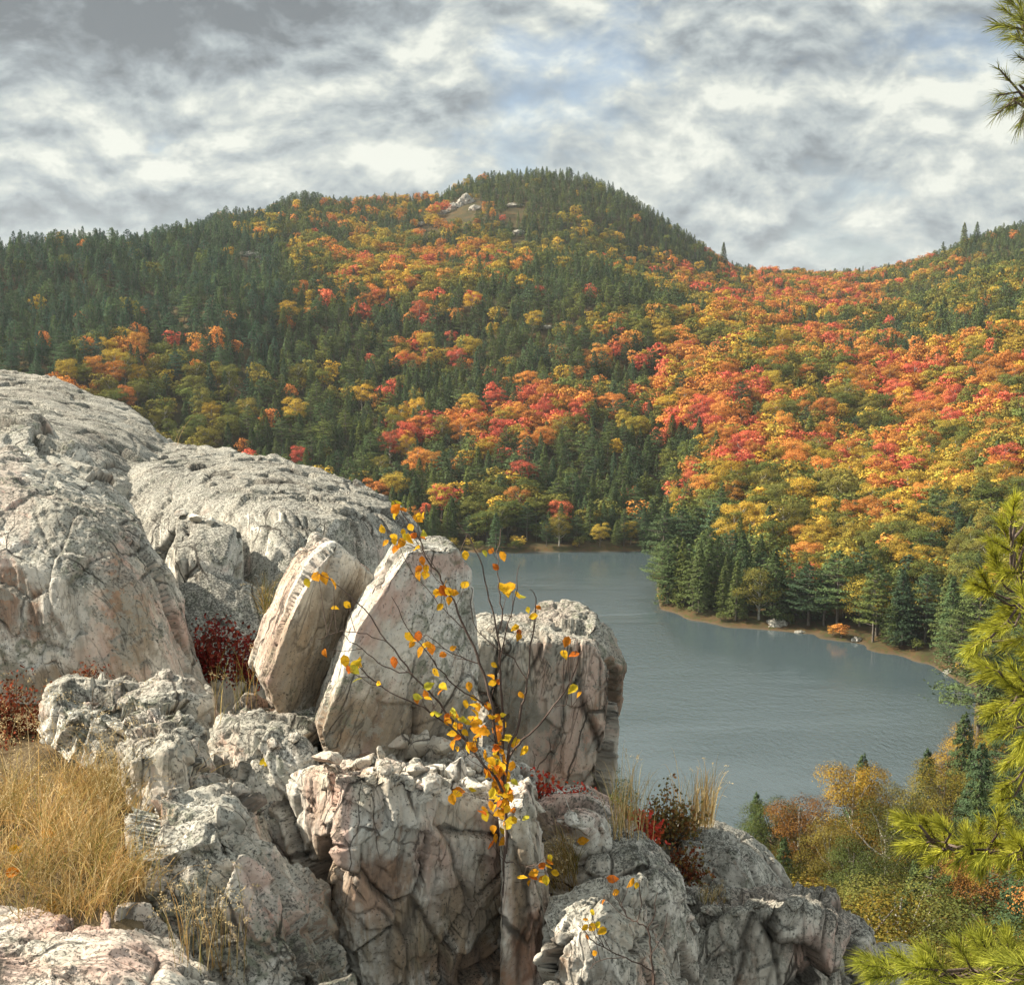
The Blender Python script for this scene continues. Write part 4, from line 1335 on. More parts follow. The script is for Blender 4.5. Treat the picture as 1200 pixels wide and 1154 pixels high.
make_rock('boulder', "pale pointed boulder in front at bottom centre right, twig before it", [
    W([(642, 1062, 4.0), (668, 1050, 4.05), (700, 1027, 4.15), (718, 1024, 4.15), (745, 1035, 4.15), (765, 1060, 4.1), (775, 1100, 4.05), (790, 1150, 4.0),
       (640, 1100, 3.9), (634, 1160, 3.85), (690, 1060, 3.85), (740, 1080, 3.85), (640, 1230, 3.8), (800, 1230, 3.85), (700, 1100, 3.75), (740, 1170, 3.72), (700, 1100, 4.6), (790, 1160, 4.5)])],
    0.0062, R_PALE, grain=(0.1, -0.1, 1), smooth=2, seed=17, cell=0.19, stretch=1.5, amp=0.8, blocky=1.1, crackd=1.2)
make_rock('rock_dome', "smooth grey rounded dome right of the dry grass, lake behind", [
    W([(770, 975, 6.6), (808, 960, 6.8), (850, 963, 6.8), (885, 985, 6.7), (912, 1012, 6.6), (932, 1045, 6.5), (940, 1100, 6.4), (800, 985, 6.2), (860, 1000, 6.1), (900, 1060, 6.1),
       (790, 1100, 6.0), (900, 1150, 6.0), (850, 1060, 7.6), (940, 1120, 7.2), (780, 1060, 7.4)])],
    0.009, R_GREY, grain=(0.5, -0.2, -0.8), smooth=8, seed=18, cat='boulder', cell=0.26, stretch=3, amp=0.7, blocky=0.6)
make_rock('boulder', "large ribbed grey boulder with flat layered top at bottom right of the outcrop", [
    W([(800, 1050, 5.6), (840, 1040, 5.8), (900, 1042, 5.8), (960, 1046, 5.6), (1000, 1062, 5.5), (1018, 1090, 5.4), (1026, 1150, 5.35), (800, 1075, 5.1), (880, 1065, 5.0),
       (950, 1070, 5.0), (1000, 1110, 5.05), (800, 1230, 4.95), (900, 1230, 4.9), (1010, 1240, 5.0), (840, 1120, 6.4), (1020, 1150, 6.2)])],
    0.0078, R_GREY, grain=(0.1, -0.1, 1), smooth=5, seed=19, stains_shade=[(880, 1052, 70, 9, 1), (980, 1080, 25, 40, 1), (950, 1120, 20, 40, 1)], cell=0.22, stretch=3.2, amp=0.9, blocky=1.0, strie=1.5)
make_rock('boulder', "low pale rock tip between the large ribbed boulder and pine bough", [
    W([(1000, 1118, 5.5), (1040, 1113, 5.6), (1072, 1122, 5.5), (1085, 1150, 5.4), (1000, 1150, 5.2), (1060, 1160, 5.15), (1000, 1240, 5.2), (1080, 1240, 5.2), (1040, 1160, 6)])],
    0.009, R_PALE, grain=(0.6, 0, 0.5), smooth=5, seed=20, cell=0.2, amp=0.7)

# --- ground between and under the boulders
from mathutils.bvhtree import BVHTree


def build_ground():
    xs = np.arange(-7.5, 4.5, 0.045); ys = np.arange(1.6, 17, 0.045)
    X, Y = np.meshgrid(xs, ys, indexing='ij')
    c = 600 + F * X / Y
    zz = np.interp(Y, [1.6, 3.2, 3.7, 4.4, 5.2, 7, 9, 17], [-1.95, -1.82, -1.66, -1.60, -1.62, -1.35, -1.6, -3.0])
    deep = np.interp(Y, [1.6, 3.4, 4.2, 5.0, 6.0, 9, 17], [-2.9, -2.8, -2.7, -2.5, -2.8, -3.8, -6])
    wr = sstep(130, 300, c)
    z = zz * (1 - wr) + deep * wr
    right = sstep(640, 900, c)
    z -= right * np.interp(Y, [2, 4.5, 6.5, 17], [0.6, 0.8, 1.5, 7])
    z -= sstep(5.6, 9.0, Y) * sstep(560, 700, c) * 5
    nz = fbm(np.stack([X.ravel() * 2.2, Y.ravel() * 2.2, 0 * X.ravel()], 1), 5, 91).reshape(X.shape)
    z = z + nz * 0.07 + H
    m, nt, out = new_mat("stony soil")
    p = poscoord(nt)
    n = noise(nt, p, 3.0, 8, 0.65); n2 = noise(nt, p, 30.0, 6, 0.65)
    col = mixc(nt, ramp(nt, n, [(0.42, 0.0), (0.6, 1.0)]), (0.07, 0.05, 0.03), (0.20, 0.155, 0.10))
    col = mixc(nt, ramp(nt, n2, [(0.45, 0.0), (0.65, 0.8)]), col, (0.12, 0.09, 0.05))
    b = nd(nt, 'ShaderNodeBsdfDiffuse'); lk(nt, col, b.inputs[0])
    bp = nd(nt, 'ShaderNodeBump'); bp.inputs['Distance'].default_value = 0.02
    lk(nt, n2, bp.inputs['Height']); lk(nt, bp.outputs[0], b.inputs['Normal'])
    lk(nt, b.outputs[0], out.inputs[0])
    nx, ny = X.shape
    idx = np.arange(nx * ny).reshape(nx, ny)
    f = np.stack([idx[:-1, :-1], idx[1:, :-1], idx[1:, 1:], idx[:-1, 1:]], 2).reshape(-1, 4)
    V = np.stack([X, Y, z], 2).reshape(-1, 3)
    o = mesh_obj("ground", V, f, m, smooth=True)
    tag(o, kind='structure')
    ROCKS['ground'] = (V, f)


build_ground()
_bv = [(k, BVHTree.FromPolygons([tuple(v) for v in V[:]], [tuple(q) for q in Fc])) for k, (V, Fc) in ROCKS.items()]


def hit(px, py, only=None):
    """first rock point seen at a photo pixel: position, normal, name"""
    d = pixdir(px, py); best = None
    for k, t in _bv:
        if only and k not in only:
            continue
        r = t.ray_cast(Vector((0, 0, H)), d)
        if r[0] is not None and (best is None or r[3] < best[3]):
            best = (r[0], r[1], k, r[3])
    return best
# ------------------------------------------------------------ loose stones
def stone_mesh(rng, size, flat, n=15, upright=False):
    d = rng.normal(0, 1, (n, 3)); d /= np.linalg.norm(d, axis=1)[:, None]
    sc = np.array([1.0, rng.uniform(0.55, 0.85), flat])
    pts = d * sc * rng.uniform(0.8, 1.1, (n, 1))
    if upright:
        pts = pts[:, [2, 1, 0]]; pts[:, 2] += 0.3
        pts[:, :2] *= (1.15 - 0.55 * np.clip(pts[:, 2:3], -1, 1))
    bm = bmesh.new()
    vs = [bm.verts.new(p) for p in pts * size]
    res = bmesh.ops.convex_hull(bm, input=vs)
    dead = [g for g in res['geom_interior'] + res['geom_unused'] if isinstance(g, bmesh.types.BMVert) and g.is_valid]
    bmesh.ops.delete(bm, geom=list(set(dead)), context='VERTS')
    bmesh.ops.bevel(bm, geom=bm.edges[:] + bm.verts[:], offset=size * 0.06, segments=2, profile=0.6, affect='EDGES')
    bmesh.ops.triangulate(bm, faces=bm.faces[:])
    bmesh.ops.subdivide_edges(bm, edges=bm.edges[:], cuts=2, use_grid_fill=True)
    bmesh.ops.triangulate(bm, faces=bm.faces[:])
    V = np.array([v.co[:] for v in bm.verts]); N = np.array([v.normal[:] for v in bm.verts])
    V = V + N * (fbm(V / size * 2.5 + rng.uniform(0, 90), 4, 5) * size * 0.09)[:, None]
    Fc = np.array([[v.index for v in f.verts] for f in bm.faces])
    bm.free()
    return V, Fc


def add_stone(name, px, py, wpx, flat=0.45, upright=False, label=None, group=None, mat=None, only=None, seed=0, sink=0.35, cat='stone'):
    h = hit(px, py + wpx * (0.2 if not upright else 0.6), only)
    if h is None:
        return None
    rng = np.random.default_rng(seed + int(px * 7 + py))
    dist = h[0].y
    size = wpx / F * dist / 2
    V, Fc = stone_mesh(rng, size, flat, upright=upright)
    o = mesh_obj(name, V, Fc, mat or R_STONE, smooth=True)
    o.location = h[0] + Vector((0, 0, size * (flat if not upright else 1.0) * (1 - sink)))
    nrm = h[1] if h[1].z > 0 else -h[1]
    tilt = Vector((nrm.x * 0.5, nrm.y * 0.5, max(0.4, nrm.z))).normalized()
    q = tilt.to_track_quat('Z', 'Y')
    o.rotation_euler = (q.to_matrix() @ Matrix.Rotation(rng.uniform(-0.7, 0.7), 3, 'Z')).to_euler()
    me = o.data
    at = me.attributes.new('grain', 'FLOAT_VECTOR', 'POINT'); at.data.foreach_set('vector', (V + rng.uniform(0, 50)).astype(np.float32).ravel())
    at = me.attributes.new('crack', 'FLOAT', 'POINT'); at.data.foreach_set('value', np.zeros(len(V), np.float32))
    at = me.attributes.new('cell', 'FLOAT', 'POINT'); at.data.foreach_set('value', np.full(len(V), rng.uniform(0.2, 1), np.float32))
    tag(o, label, cat, group)
    return o


G1 = "broken stones on the front block's ledge"
BIG = [(383, 888, 54, .26, False, "largest flat slab of stone at the left end of the ledge"),
       (427, 893, 36, .35, False, "flat cream stone beside the largest slab on the ledge"),
       (446, 884, 20, .45, True, "small upright pointed stone standing on the ledge"),
       (468, 876, 34, .55, False, "rounded white stone right of the small pointed one"),
       (488, 878, 46, .6, False, "wide pale block at the back of the ledge"),
       (519, 879, 38, .6, False, "grey lichened stone at the back of the ledge under the slab"),
       (465, 903, 28, .4, False, "low cream stone on the middle of the ledge, left of the wedge stones"),
       (488, 906, 30, .5, False, "wedge shaped cream stone in the middle of the ledge"),
       (510, 906, 38, .45, False, "wedge stone lying right of the middle of the ledge"),
       (506, 922, 36, .5, False, "bright flat topped stone near the brink of the ledge"),
       (524, 938, 30, .6, False, "angular tan stone perched on the very brink of the ledge"),
       (498, 936, 26, .5, False, "dull tan stone left of the one perched on the brink"),
       (535, 902, 32, .55, True, "upright lichened stone just left of the birch leaves"),
       (556, 900, 30, .5, False, "speckled stone behind the birch leaves on the ledge"),
       (558, 924, 34, .5, False, "speckled stone right of the perched tan stone"),
       (322, 876, 22, .5, False, "small tan stone at the far left tip of the ledge"),
       (345, 868, 20, .45, False, "little angular stone left of the largest flat slab"),
       (585, 915, 30, .5, False, "pale stone half hidden behind yellow birch leaves")]
for (a, b, w, fl, upv, lab) in BIG:
    add_stone('loose_stone', a, b - 4, w * 1.2, fl, upv, lab, G1, sink=0.15)
rs = np.random.default_rng(3)
for k in range(60):
    a = rs.uniform(430, 600); b = 880 + rs.uniform(0, 44) + (a - 430) * 0.08
    add_stone('loose_stone', a, b, rs.uniform(13, 30), rs.uniform(.35, .65), False,
              "small angular stone chip in the rubble on the front block's ledge", G1, seed=k, sink=0.3, mat=(R_PALE if k % 2 else None))
G2 = "loose stones on the pink ledge"
for (a, b, w, fl, lab) in [(670, 957, 32, .45, "pink topped loose stone on the layered ledge below the white block"),
                           (686, 970, 34, .45, "cream loose stone on the layered ledge, nearest the speckled boulder"),
                           (656, 962, 18, .5, "small tan stone left of the pink topped one on the layered ledge"),
                           (706, 968, 22, .45, "small grey stone right of the cream one on the layered ledge"),
                           (630, 942, 30, .3, "thin grey flake of stone at the left of the layered ledge")]:
    add_stone('loose_stone', a, b, w, fl, False, lab, G2)
G3 = "loose stones on the large ribbed boulder"
for (a, b, w, fl, lab) in [(812, 1082, 34, .5, "grey block lying at the left shoulder of the large ribbed boulder"),
                           (834, 1064, 30, .5, "square grey stone behind the block on the ribbed boulder's shoulder"),
                           (806, 1052, 26, .45, "grey stone at the far left back of the ribbed boulder's top"),
                           (862, 1066, 20, .4, "small pinkish stone on the middle of the ribbed boulder's top"),
                           (886, 1052, 44, .2, "thin pink flake lying across the top of the ribbed boulder"),
                           (850, 1046, 26, .4, "small stone next to the dry tuft on the ribbed boulder"),
                           (930, 1052, 40, .2, "thin grey flake at the right back of the ribbed boulder's top")]:
    add_stone('loose_stone', a, b, w, fl, False, lab, G3, mat=R_GREY)
G4 = "stones wedged on the grey dome's steps"
for (a, b, w, fl, lab) in [(213, 600, 20, .6, "rounded cream stone on the step of the grey dome, left end"),
                           (230, 606, 24, .6, "rounded cream stone on the step of the grey dome, middle"),
                           (246, 610, 20, .5, "rounded cream stone on the step of the grey dome, right end")]:
    add_stone('loose_stone', a, b, w, fl, False, lab, G4)


# ------------------------------------------------------------ ledges and shore stones far off
def march(px, py):
    d = pixdir(px, py)
    ys = np.arange(170, 1100, 1.0)
    x = d.x / d.y * ys; z = H + d.z / d.y * ys
    below = np.where(z < np.maximum(ground_z(x, ys), 0))[0]
    if not len(below):
        return None
    j = below[0]
    return Vector((x[j], ys[j], z[j]))


def far_rock(name, px, py, wpx, hpx, label, cat, seed, depth=0.8, group=None):
    q = march(px, py + hpx * 0.3)
    if q is None:
        return
    s = q.y / F
    bm = bmesh.new()
    bmesh.ops.create_icosphere(bm, subdivisions=5, radius=1)
    V = np.array([v.co[:] for v in bm.verts]); Fc = np.array([[v.index for v in f.verts] for f in bm.faces]); bm.free()
    f1, f2, cid, off = worley(V * 2.2 + seed * 3.1, 3)
    r = 1 + fbm(V * 1.3 + seed * 5.5, 3, 7) * 0.35 + facet(cid, off, 0.45, 1) * 0.8 - 0.06 * (f2 - f1 < 0.06) + fbm(V * 7, 3, 9) * 0.08
    V2 = V * r[:, None] * np.array([wpx * s / 2, wpx * s / 2 * depth, hpx * s / 2 * 1.2])
    o = mesh_obj(name, V2, Fc, R_GREY if name == 'shore_boulder' else R_PALE, smooth=True)
    o.location = q
    me = o.data
    at = me.attributes.new('grain', 'FLOAT_VECTOR', 'POINT'); at.data.foreach_set('vector', (V2 * 0.15).astype(np.float32).ravel())
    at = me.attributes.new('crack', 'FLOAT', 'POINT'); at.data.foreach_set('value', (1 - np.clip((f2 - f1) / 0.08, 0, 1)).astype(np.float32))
    at = me.attributes.new('cell', 'FLOAT', 'POINT'); at.data.foreach_set('value', cid.astype(np.float32))
    tag(o, label, cat, group)


for k, (a, b, w, h_, lab) in enumerate([
        (546, 234, 20, 14, "white bare cliff at the summit of the central hill, the tallest ledge"),
        (534, 241, 16, 9, "white ledge just left of the tallest summit cliff"),
        (557, 243, 14, 7, "white ledge just right below the tallest summit cliff"),
        (603, 240, 22, 5, "thin bare ledge right of the white summit cliffs"),
        (521, 248, 16, 5, "small bare ledge left below the white summit cliffs"),
        (290, 297, 30, 7, "bare pale ledge among dark trees on the left hill"),
        (306, 301, 14, 6, "small pale ledge right of the larger one on the left hill"),
        (285, 254, 22, 4, "thin pale ledge below the left hill's skyline"),
        (378, 266, 24, 5, "pale ledge high on the slope between the left and central hills"),
        (608, 272, 16, 7, "white ledge among orange trees under the summit"),
        (640, 382, 22, 5, "pale scree patch in the dark trees halfway down the central hill"),
        (490, 262, 18, 5, "narrow pale ledge left of the summit above orange trees")]):
    far_rock('bare_ledge', a, b, w, h_, lab, 'rock ledge', k + 2, group="bare ledges on the hills")
for k, (a, b, w, h_, lab) in enumerate([
        (912, 728, 24, 14, "pale boulder on the shore of the wooded point"),
        (1004, 748, 13, 8, "pale boulder on the shore right of the wooded point"),
        (938, 740, 12, 4, "low flat stone on the shore right of the pale tip boulder"),
        (1112, 786, 12, 7, "pale boulder at the right end of the curving shore")]):
    far_rock('shore_boulder', a, b, w, h_, lab, 'boulder', k + 20, group="boulders along the lake shore")


# ------------------------------------------------------------ plants
def attr_leaf_mat(name, trans=0.4, gloss=0.0):
    m, nt, out = new_mat(name)
    col = nd(nt, 'ShaderNodeAttribute', attribute_name='tint').outputs['Color']
    geo = nd(nt, 'ShaderNodeNewGeometry')
    n = noise(nt, geo.outputs['Position'], 90.0, 3, 0.6)
    c = mixc(nt, 1.0, col, ramp(nt, n, [(0.35, 0.72), (0.65, 1.15)]), 'MULTIPLY')
    d = nd(nt, 'ShaderNodeBsdfDiffuse'); t = nd(nt, 'ShaderNodeBsdfTranslucent')
    lk(nt, c, d.inputs[0]); lk(nt, c, t.inputs[0])
    mx = nd(nt, 'ShaderNodeMixShader'); mx.inputs[0].default_value = trans
    lk(nt, d.outputs[0], mx.inputs[1]); lk(nt, t.outputs[0], mx.inputs[2])
    lk(nt, mx.outputs[0], out.inputs[0])
    return m


M_LEAF = attr_leaf_mat("thin leaves", 0.42)
M_GRASS = attr_leaf_mat("grass blades", 0.30)
M_NEEDLE = attr_leaf_mat("pine needles", 0.25)
M_TWIG = bark_mat("twig bark", (0.085, 0.06, 0.05), (0.17, 0.13, 0.11))
M_BARK = bark_mat("pine bark", (0.07, 0.05, 0.04), (0.26, 0.17, 0.12), 4.0)


def set_tint(o, col, per):
    """col (n,3), each repeated for `per` vertices"""
    c = np.repeat(np.asarray(col), per, axis=0).astype(np.float32)
    at = o.data.attributes.new('tint', 'FLOAT_VECTOR', 'POINT')
    at.data.foreach_set('vector', c.ravel())


def unit(v):
    return v / (np.linalg.norm(v, axis=-1, keepdims=True) + 1e-12)


def blades(base, tip, bow, width, facing, seg=5):
    """curved tapering ribbons; base, tip, bow (n,3)"""
    n = len(base)
    t = np.linspace(0, 1, seg + 1)
    pts = base[:, None] * (1 - t)[None, :, None] ** 2 + 2 * (bow[:, None]) * (t * (1 - t))[None, :, None] + tip[:, None] * (t ** 2)[None, :, None]
    w = width[:, None] * (1 - 0.88 * t[None, :] ** 1.5)
    side = unit(facing)[:, None, :] * w[:, :, None] * 0.5
    V = np.stack([pts - side, pts + side], 2).reshape(-1, 3)
    i = np.arange(n)[:, None] * 2 * (seg + 1) + np.arange(seg)[None] * 2
    Fq = np.stack([i, i + 1, i + 3, i + 2], 2).reshape(-1, 4)
    return V, Fq, 2 * (seg + 1)


STRAW = np.array([(0.66, 0.46, 0.20), (0.56, 0.35, 0.13), (0.46, 0.29, 0.12), (0.74, 0.58, 0.32)])
GREENG = np.array([(0.30, 0.26, 0.08), (0.38, 0.31, 0.10), (0.22, 0.21, 0.06)])


def grass_bases(n, rng, pxr, pyr, only=None):
    out = []
    k = 0
    while len(out) < n and k < n * 4:
        k += 1
        h = hit(rng.uniform(*pxr), rng.uniform(*pyr), only)
        if h: out.append(h[0][:])
    return np.array(out)


def make_grass(name, bases, lens, rng, lean, spread, width, green, mat=M_GRASS, heads=0.0, headlen=0.05):
    n = len(bases)
    L = rng.uniform(*lens, n)
    dirs = np.array(lean)[None] + rng.normal(0, spread, (n, 3)) * np.array([1, 1, 0.35])
    dirs[:, 2] = np.abs(dirs[:, 2]) + 0.35
    dirs = unit(dirs)
    tip = bases + dirs * L[:, None]
    horiz = dirs * np.array([1, 1, 0])
    tip = tip + horiz * L[:, None] * 0.45 - np.array([0, 0, 1]) * (L * rng.uniform(0.0, 0.28, n))[:, None]
    bow = bases + (dirs * 0.6 + np.array([0, 0, 0.25])) * L[:, None]
    face = np.cross(dirs, np.array([0.1, 1, 0.1]))
    face = unit(face) + rng.normal(0, 0.4, (n, 3))
    V, Fq, per = blades(bases - np.array([0, 0, 0.01]), tip, bow, np.full(n, width) * rng.uniform(0.6, 1.3, n), face)
    g = rng.uniform(0, 1, n) < green
    col = np.where(g[:, None], GREENG[rng.integers(0, len(GREENG), n)], STRAW[rng.integers(0, len(STRAW), n)]) * rng.uniform(0.7, 1.2, (n, 1))
    pat = sstep(-0.25, 0.3, fbm(bases * np.array([5, 5, 0]) + 3, 3, 12))[:, None]
    col = col * (0.72 + 0.45 * pat) * (1 + (1 - pat) * np.array([[-0.04, 0.0, -0.06]]))
    cols = np.repeat(col, per, axis=0)
    if heads > 0:
        hs = np.where(rng.uniform(0, 1, n) < heads)[0]
        C, N, T_ = [], [], []
        for i in hs:
            ax = unit(tip[i] - bow[i])
            m = 22
            s = rng.uniform(0, 1, m)
            p = tip[i] - ax * headlen * s[:, None] * 1.1 + rng.normal(0, headlen * 0.10, (m, 3)) * (0.3 + s[:, None])
            C.append(p); N.append(rng.normal(0, 1, (m, 3))); T_.append(np.tile(STRAW[3] * rng.uniform(0.7, 1.1), (m, 1)))
        if not C:
            C, N, T_ = [bases[:1]], [bases[:1] * 0 + 1], [np.array([STRAW[3]])]
        C = np.concatenate(C); N = np.concatenate(N); T_ = np.concatenate(T_)
        V3, F3 = quads(C, N, 0.0065, rng, 0.4, 0.3)
        Fq = np.concatenate([Fq, F3 + len(V)]); V = np.concatenate([V, V3]); cols = np.concatenate([cols, np.repeat(T_, 4, axis=0)])
    o = mesh_obj(name, V, Fq, mat)
    set_tint(o, cols, 1)
    return o


rg = np.random.default_rng(21)
# the meadow of dry grass at lower left: clumps of blades
cl = grass_bases(85, rg, (-90, 168), (925, 1075), ['ground'])
cl = np.concatenate([cl, cl[rg.integers(0, len(cl), 60)] + rg.normal(0, 0.1, (60, 3)) * np.array([1, 1, 0])])
b = np.repeat(cl, 34, axis=0) + rg.normal(0, 0.026, (len(cl) * 34, 3)) * np.array([1, 1, 0.1])
o = make_grass('dry_grass', b, (0.05, 0.20), rg, (0.14, -0.05, 0.8), 0.60, 0.0021, 0.22, heads=0.0)
tag(o, "golden dry grass growing between the boulders at the lower left", "grass", kind='stuff')
st = grass_bases(150, rg, (-60, 165), (905, 1010), ['ground'])
o = make_grass('flowering_grass', st, (0.20, 0.44), rg, (-0.12, 0.05, 1.0), 0.40, 0.0016, 0.0, heads=1.0, headlen=0.075)
tag(o, "nodding straw coloured seed heads above the dry grass", "grass", kind='stuff')


def tuft(name, pxr, pyr, n, lens, label, lean=(0, 0, 1.2), spread=0.22, green=0.1, only=None, heads=0.1, width=0.0022, headlen=0.05, cat='grass tuft', group="dry grass tufts on the rocks"):
    bs = grass_bases(n, rg, pxr, pyr, only)
    if not len(bs):
        print("no base for", label); return
    bs = bs[np.abs(bs[:, 1] - np.median(bs[:, 1])) < 0.35]
    o = make_grass(name, bs, lens, rg, lean, spread, width, green, heads=heads, headlen=headlen)
    tag(o, label, cat, group)


tuft('grass_tuft', (768, 800), (948, 966), 150, (0.20, 0.52), "bright straw grass tuft against the lake, left one above the smooth dome", spread=0.24, width=0.003)
tuft('grass_tuft', (810, 836), (962, 972), 130, (0.18, 0.42), "bright straw grass tuft on top of the smooth dome, right of its twin", spread=0.22, lean=(0.1, 0, 1.3), width=0.003)
tuft('grass_tuft', (715, 770), (955, 985), 120, (0.15, 0.38), "thin faded grass beside the white block in front of the lake", spread=0.22, green=0.3)
tuft('grass_tuft', (645, 678), (1000, 1050), 240, (0.08, 0.2), "brown drooping grass in the hollow below the pink ledge", lean=(-0.3, -0.3, 0.7), spread=0.3, green=0.2)
tuft('grass_tuft', (820, 850), (1044, 1060), 120, (0.03, 0.07), "short dry tuft on top of the large ribbed boulder", spread=0.5, green=0.35)
tuft('grass_tuft', (200, 290), (1100, 1150), 60, (0.15, 0.30), "seeding grass stalks in front of the tall stepped boulder", spread=0.25, heads=0.7, lean=(0.05, 0, 1.2))
tuft('grass_tuft', (250, 300), (800, 850), 110, (0.12, 0.30), "green brown grass in the cleft left of the leaning slab", spread=0.35, green=0.6)
tuft('grass_tuft', (305, 345), (690, 740), 260, (0.08, 0.2), "dull olive grass growing at the foot of the grey dome's cracked face", spread=0.5, green=0.7, width=0.003, only=['rock_dome.001'])
tuft('grass_tuft', (200, 262), (506, 522), 26, (0.15, 0.40), "few bent seed stalks on the crest of the grey dome", spread=0.35, heads=0.7, lean=(0.3, 0, 0.8), width=0.004)


def leaf_geo(C, N, up, size, rng, fold=0.25):
    """pointed oval leaves, 9 vertices each; C centre, N facing, up long axis"""
    n = len(C)
    A = unit(up - (up * N).sum(1, keepdims=True) * N)
    B = np.cross(N, A)
    prof = [(-0.5, 0.0, 0.0), (-0.28, -0.30, 0.5), (-0.28, 0.30, 0.5), (0.05, -0.36, 0.7), (0.05, 0.36, 0.7), (0.32, -0.20, 0.4), (0.32, 0.20, 0.4), (0.58, 0.0, -0.3), (0.02, 0.0, 0.0)]
    f = rng.uniform(0.0, 2.2, n) * fold
    cur = rng.uniform(-0.5, 0.9, n) * 0.5
    V = []
    for (a, b_, h_) in prof:
        hh = f * h_ - cur * a * a
        V.append(C + A * (a * size)[:, None] + B * (b_ * size)[:, None] + N * (hh * size * 0.6)[:, None])
    V = np.stack(V, 1).reshape(-1, 3)
    T3 = [(0, 1, 8), (0, 8, 2), (1, 3, 8), (2, 8, 4), (3, 5, 8), (4, 8, 6), (5, 7, 8), (6, 8, 7)]
    i = (np.arange(n) * 9)[:, None, None] + np.array(T3)[None]
    return V, i.reshape(-1, 3), 9


def shrub(name, px, py, d, wpx, hpx, nleaf, leaf, cols, label, depth=0.5, twigs=26, group=None, only=None):
    rng = np.random.default_rng(int(px + py))
    c = P(px, py, d)
    s = d / F
    root = empty(name, P(px, py + hpx * 0.5, d))
    lines = []; tips = []
    b0 = np.array(P(px, py + hpx * 0.5, d)) - np.array([0, 0, 0.05])
    for k in range(twigs):
        t = np.array([rng.uniform(-1, 1) * wpx * s / 2, rng.uniform(-1, 1) * wpx * s / 2 * depth, rng.uniform(0.35, 1.0) * hpx * s])
        t[2] *= math.sqrt(max(0.15, 1 - (t[0] / (wpx * s / 2)) ** 2 * 0.8))
        q0 = b0 + np.array([t[0] * 0.35, t[1] * 0.35, 0])
        mid = q0 + (t * np.array([.5, .5, .62])) + rng.normal(0, 0.01, 3)
        tip = b0 + t
        lines.append((np.array([q0, mid, tip]), np.array([0.0022, 0.0016, 0.0008])))
        tips.append((q0, mid, tip))
    V, Fq = tubes(lines, 4)
    o = mesh_obj('stem', V - np.array(root.location), Fq, M_TWIG, root)
    w = rng.integers(0, twigs, nleaf); t = rng.uniform(0.25, 1.05, nleaf)[:, None]
    q0 = np.array([a[0] for a in tips])[w]; q1 = np.array([a[1] for a in tips])[w]; q2 = np.array([a[2] for a in tips])[w]
    C = q0 * (1 - t) ** 2 + 2 * q1 * t * (1 - t) + q2 * t ** 2 + rng.normal(0, 0.018 + leaf * 0.6, (nleaf, 3))
    N = unit(rng.normal(0, 1, (nleaf, 3)) + np.array([-0.2, -0.6, 0.5]))
    V, Fq, per = leaf_geo(C, N, unit(rng.normal(0, 1, (nleaf, 3)) + np.array([0, 0, 0.5])), rng.uniform(0.6, 1.3, nleaf) * leaf, rng)
    o = mesh_obj('foliage', V - np.array(root.location), Fq, M_LEAF, root)
    cc = np.array(cols)[rng.integers(0, len(cols), nleaf)] * rng.uniform(0.6, 1.25, (nleaf, 1))
    set_tint(o, cc, per)
    tag(root, label, 'shrub', group)


CRIM = [(0.30, 0.045, 0.04), (0.22, 0.035, 0.035), (0.36, 0.08, 0.05), (0.16, 0.05, 0.035)]
RUST = [(0.30, 0.075, 0.04), (0.20, 0.05, 0.03), (0.26, 0.11, 0.05), (0.14, 0.06, 0.03)]
RED = [(0.62, 0.07, 0.05), (0.55, 0.12, 0.05), (0.65, 0.10, 0.07)]
BROWN = [(0.32, 0.22, 0.08), (0.38, 0.18, 0.07), (0.24, 0.20, 0.08)]
SG = "low shrubs between the rocks"
shrub('shrub', 262, 742, 6.05, 86, 90, 1500, 0.020, CRIM, "deep crimson shrub in the cleft between the left face and grey dome", group=SG)
shrub('shrub', 298, 765, 5.95, 50, 46, 600, 0.018, CRIM, "small crimson shrub right of the larger crimson one, by the leaning slab", group=SG)
shrub('shrub', 22, 812, 4.95, 86, 110, 2200, 0.014, RUST, "rusty red shrub at the left edge above the grass", group=SG)
shrub('shrub', -10, 872, 4.7, 100, 70, 1300, 0.014, RUST, "brown red shrub cut by the left edge just above the grass heads", group=SG)
shrub('shrub', 104, 780, 5.25, 34, 24, 300, 0.012, RUST, "tiny rusty shrub at the foot of the left rock face", group=SG)
shrub('shrub', 632, 908, 4.75, 44, 34, 260, 0.018, RED, "small scarlet shrub left of the white block's foot", group=SG)
shrub('shrub', 674, 918, 4.85, 40, 18, 110, 0.016, RED, "few scarlet leaves at the middle of the white block's foot", group=SG)
shrub('shrub', 752, 955, 5.6, 46, 50, 300, 0.022, RED, "scarlet shrub right of the white block, before the brown bush", group=SG)
shrub('shrub', 727, 945, 5.8, 34, 50, 200, 0.02, BROWN + RED[:1], "thin brown bush with red leaves beside the white block's right foot", group=SG)
shrub('shrub', 782, 940, 6.3, 84, 74, 1500, 0.018, BROWN, "rounded rusty brown bush behind the scarlet shrub, above the lake", group=SG)
shrub('shrub', 800, 998, 5.9, 60, 46, 700, 0.016, BROWN + RUST, "rusty brown bush in the hollow left of the smooth dome", group=SG)
shrub('shrub', 645, 1035, 4.7, 40, 60, 500, 0.014, BROWN, "dark brown bush in the shaded hollow under the pink ledge", group=SG)


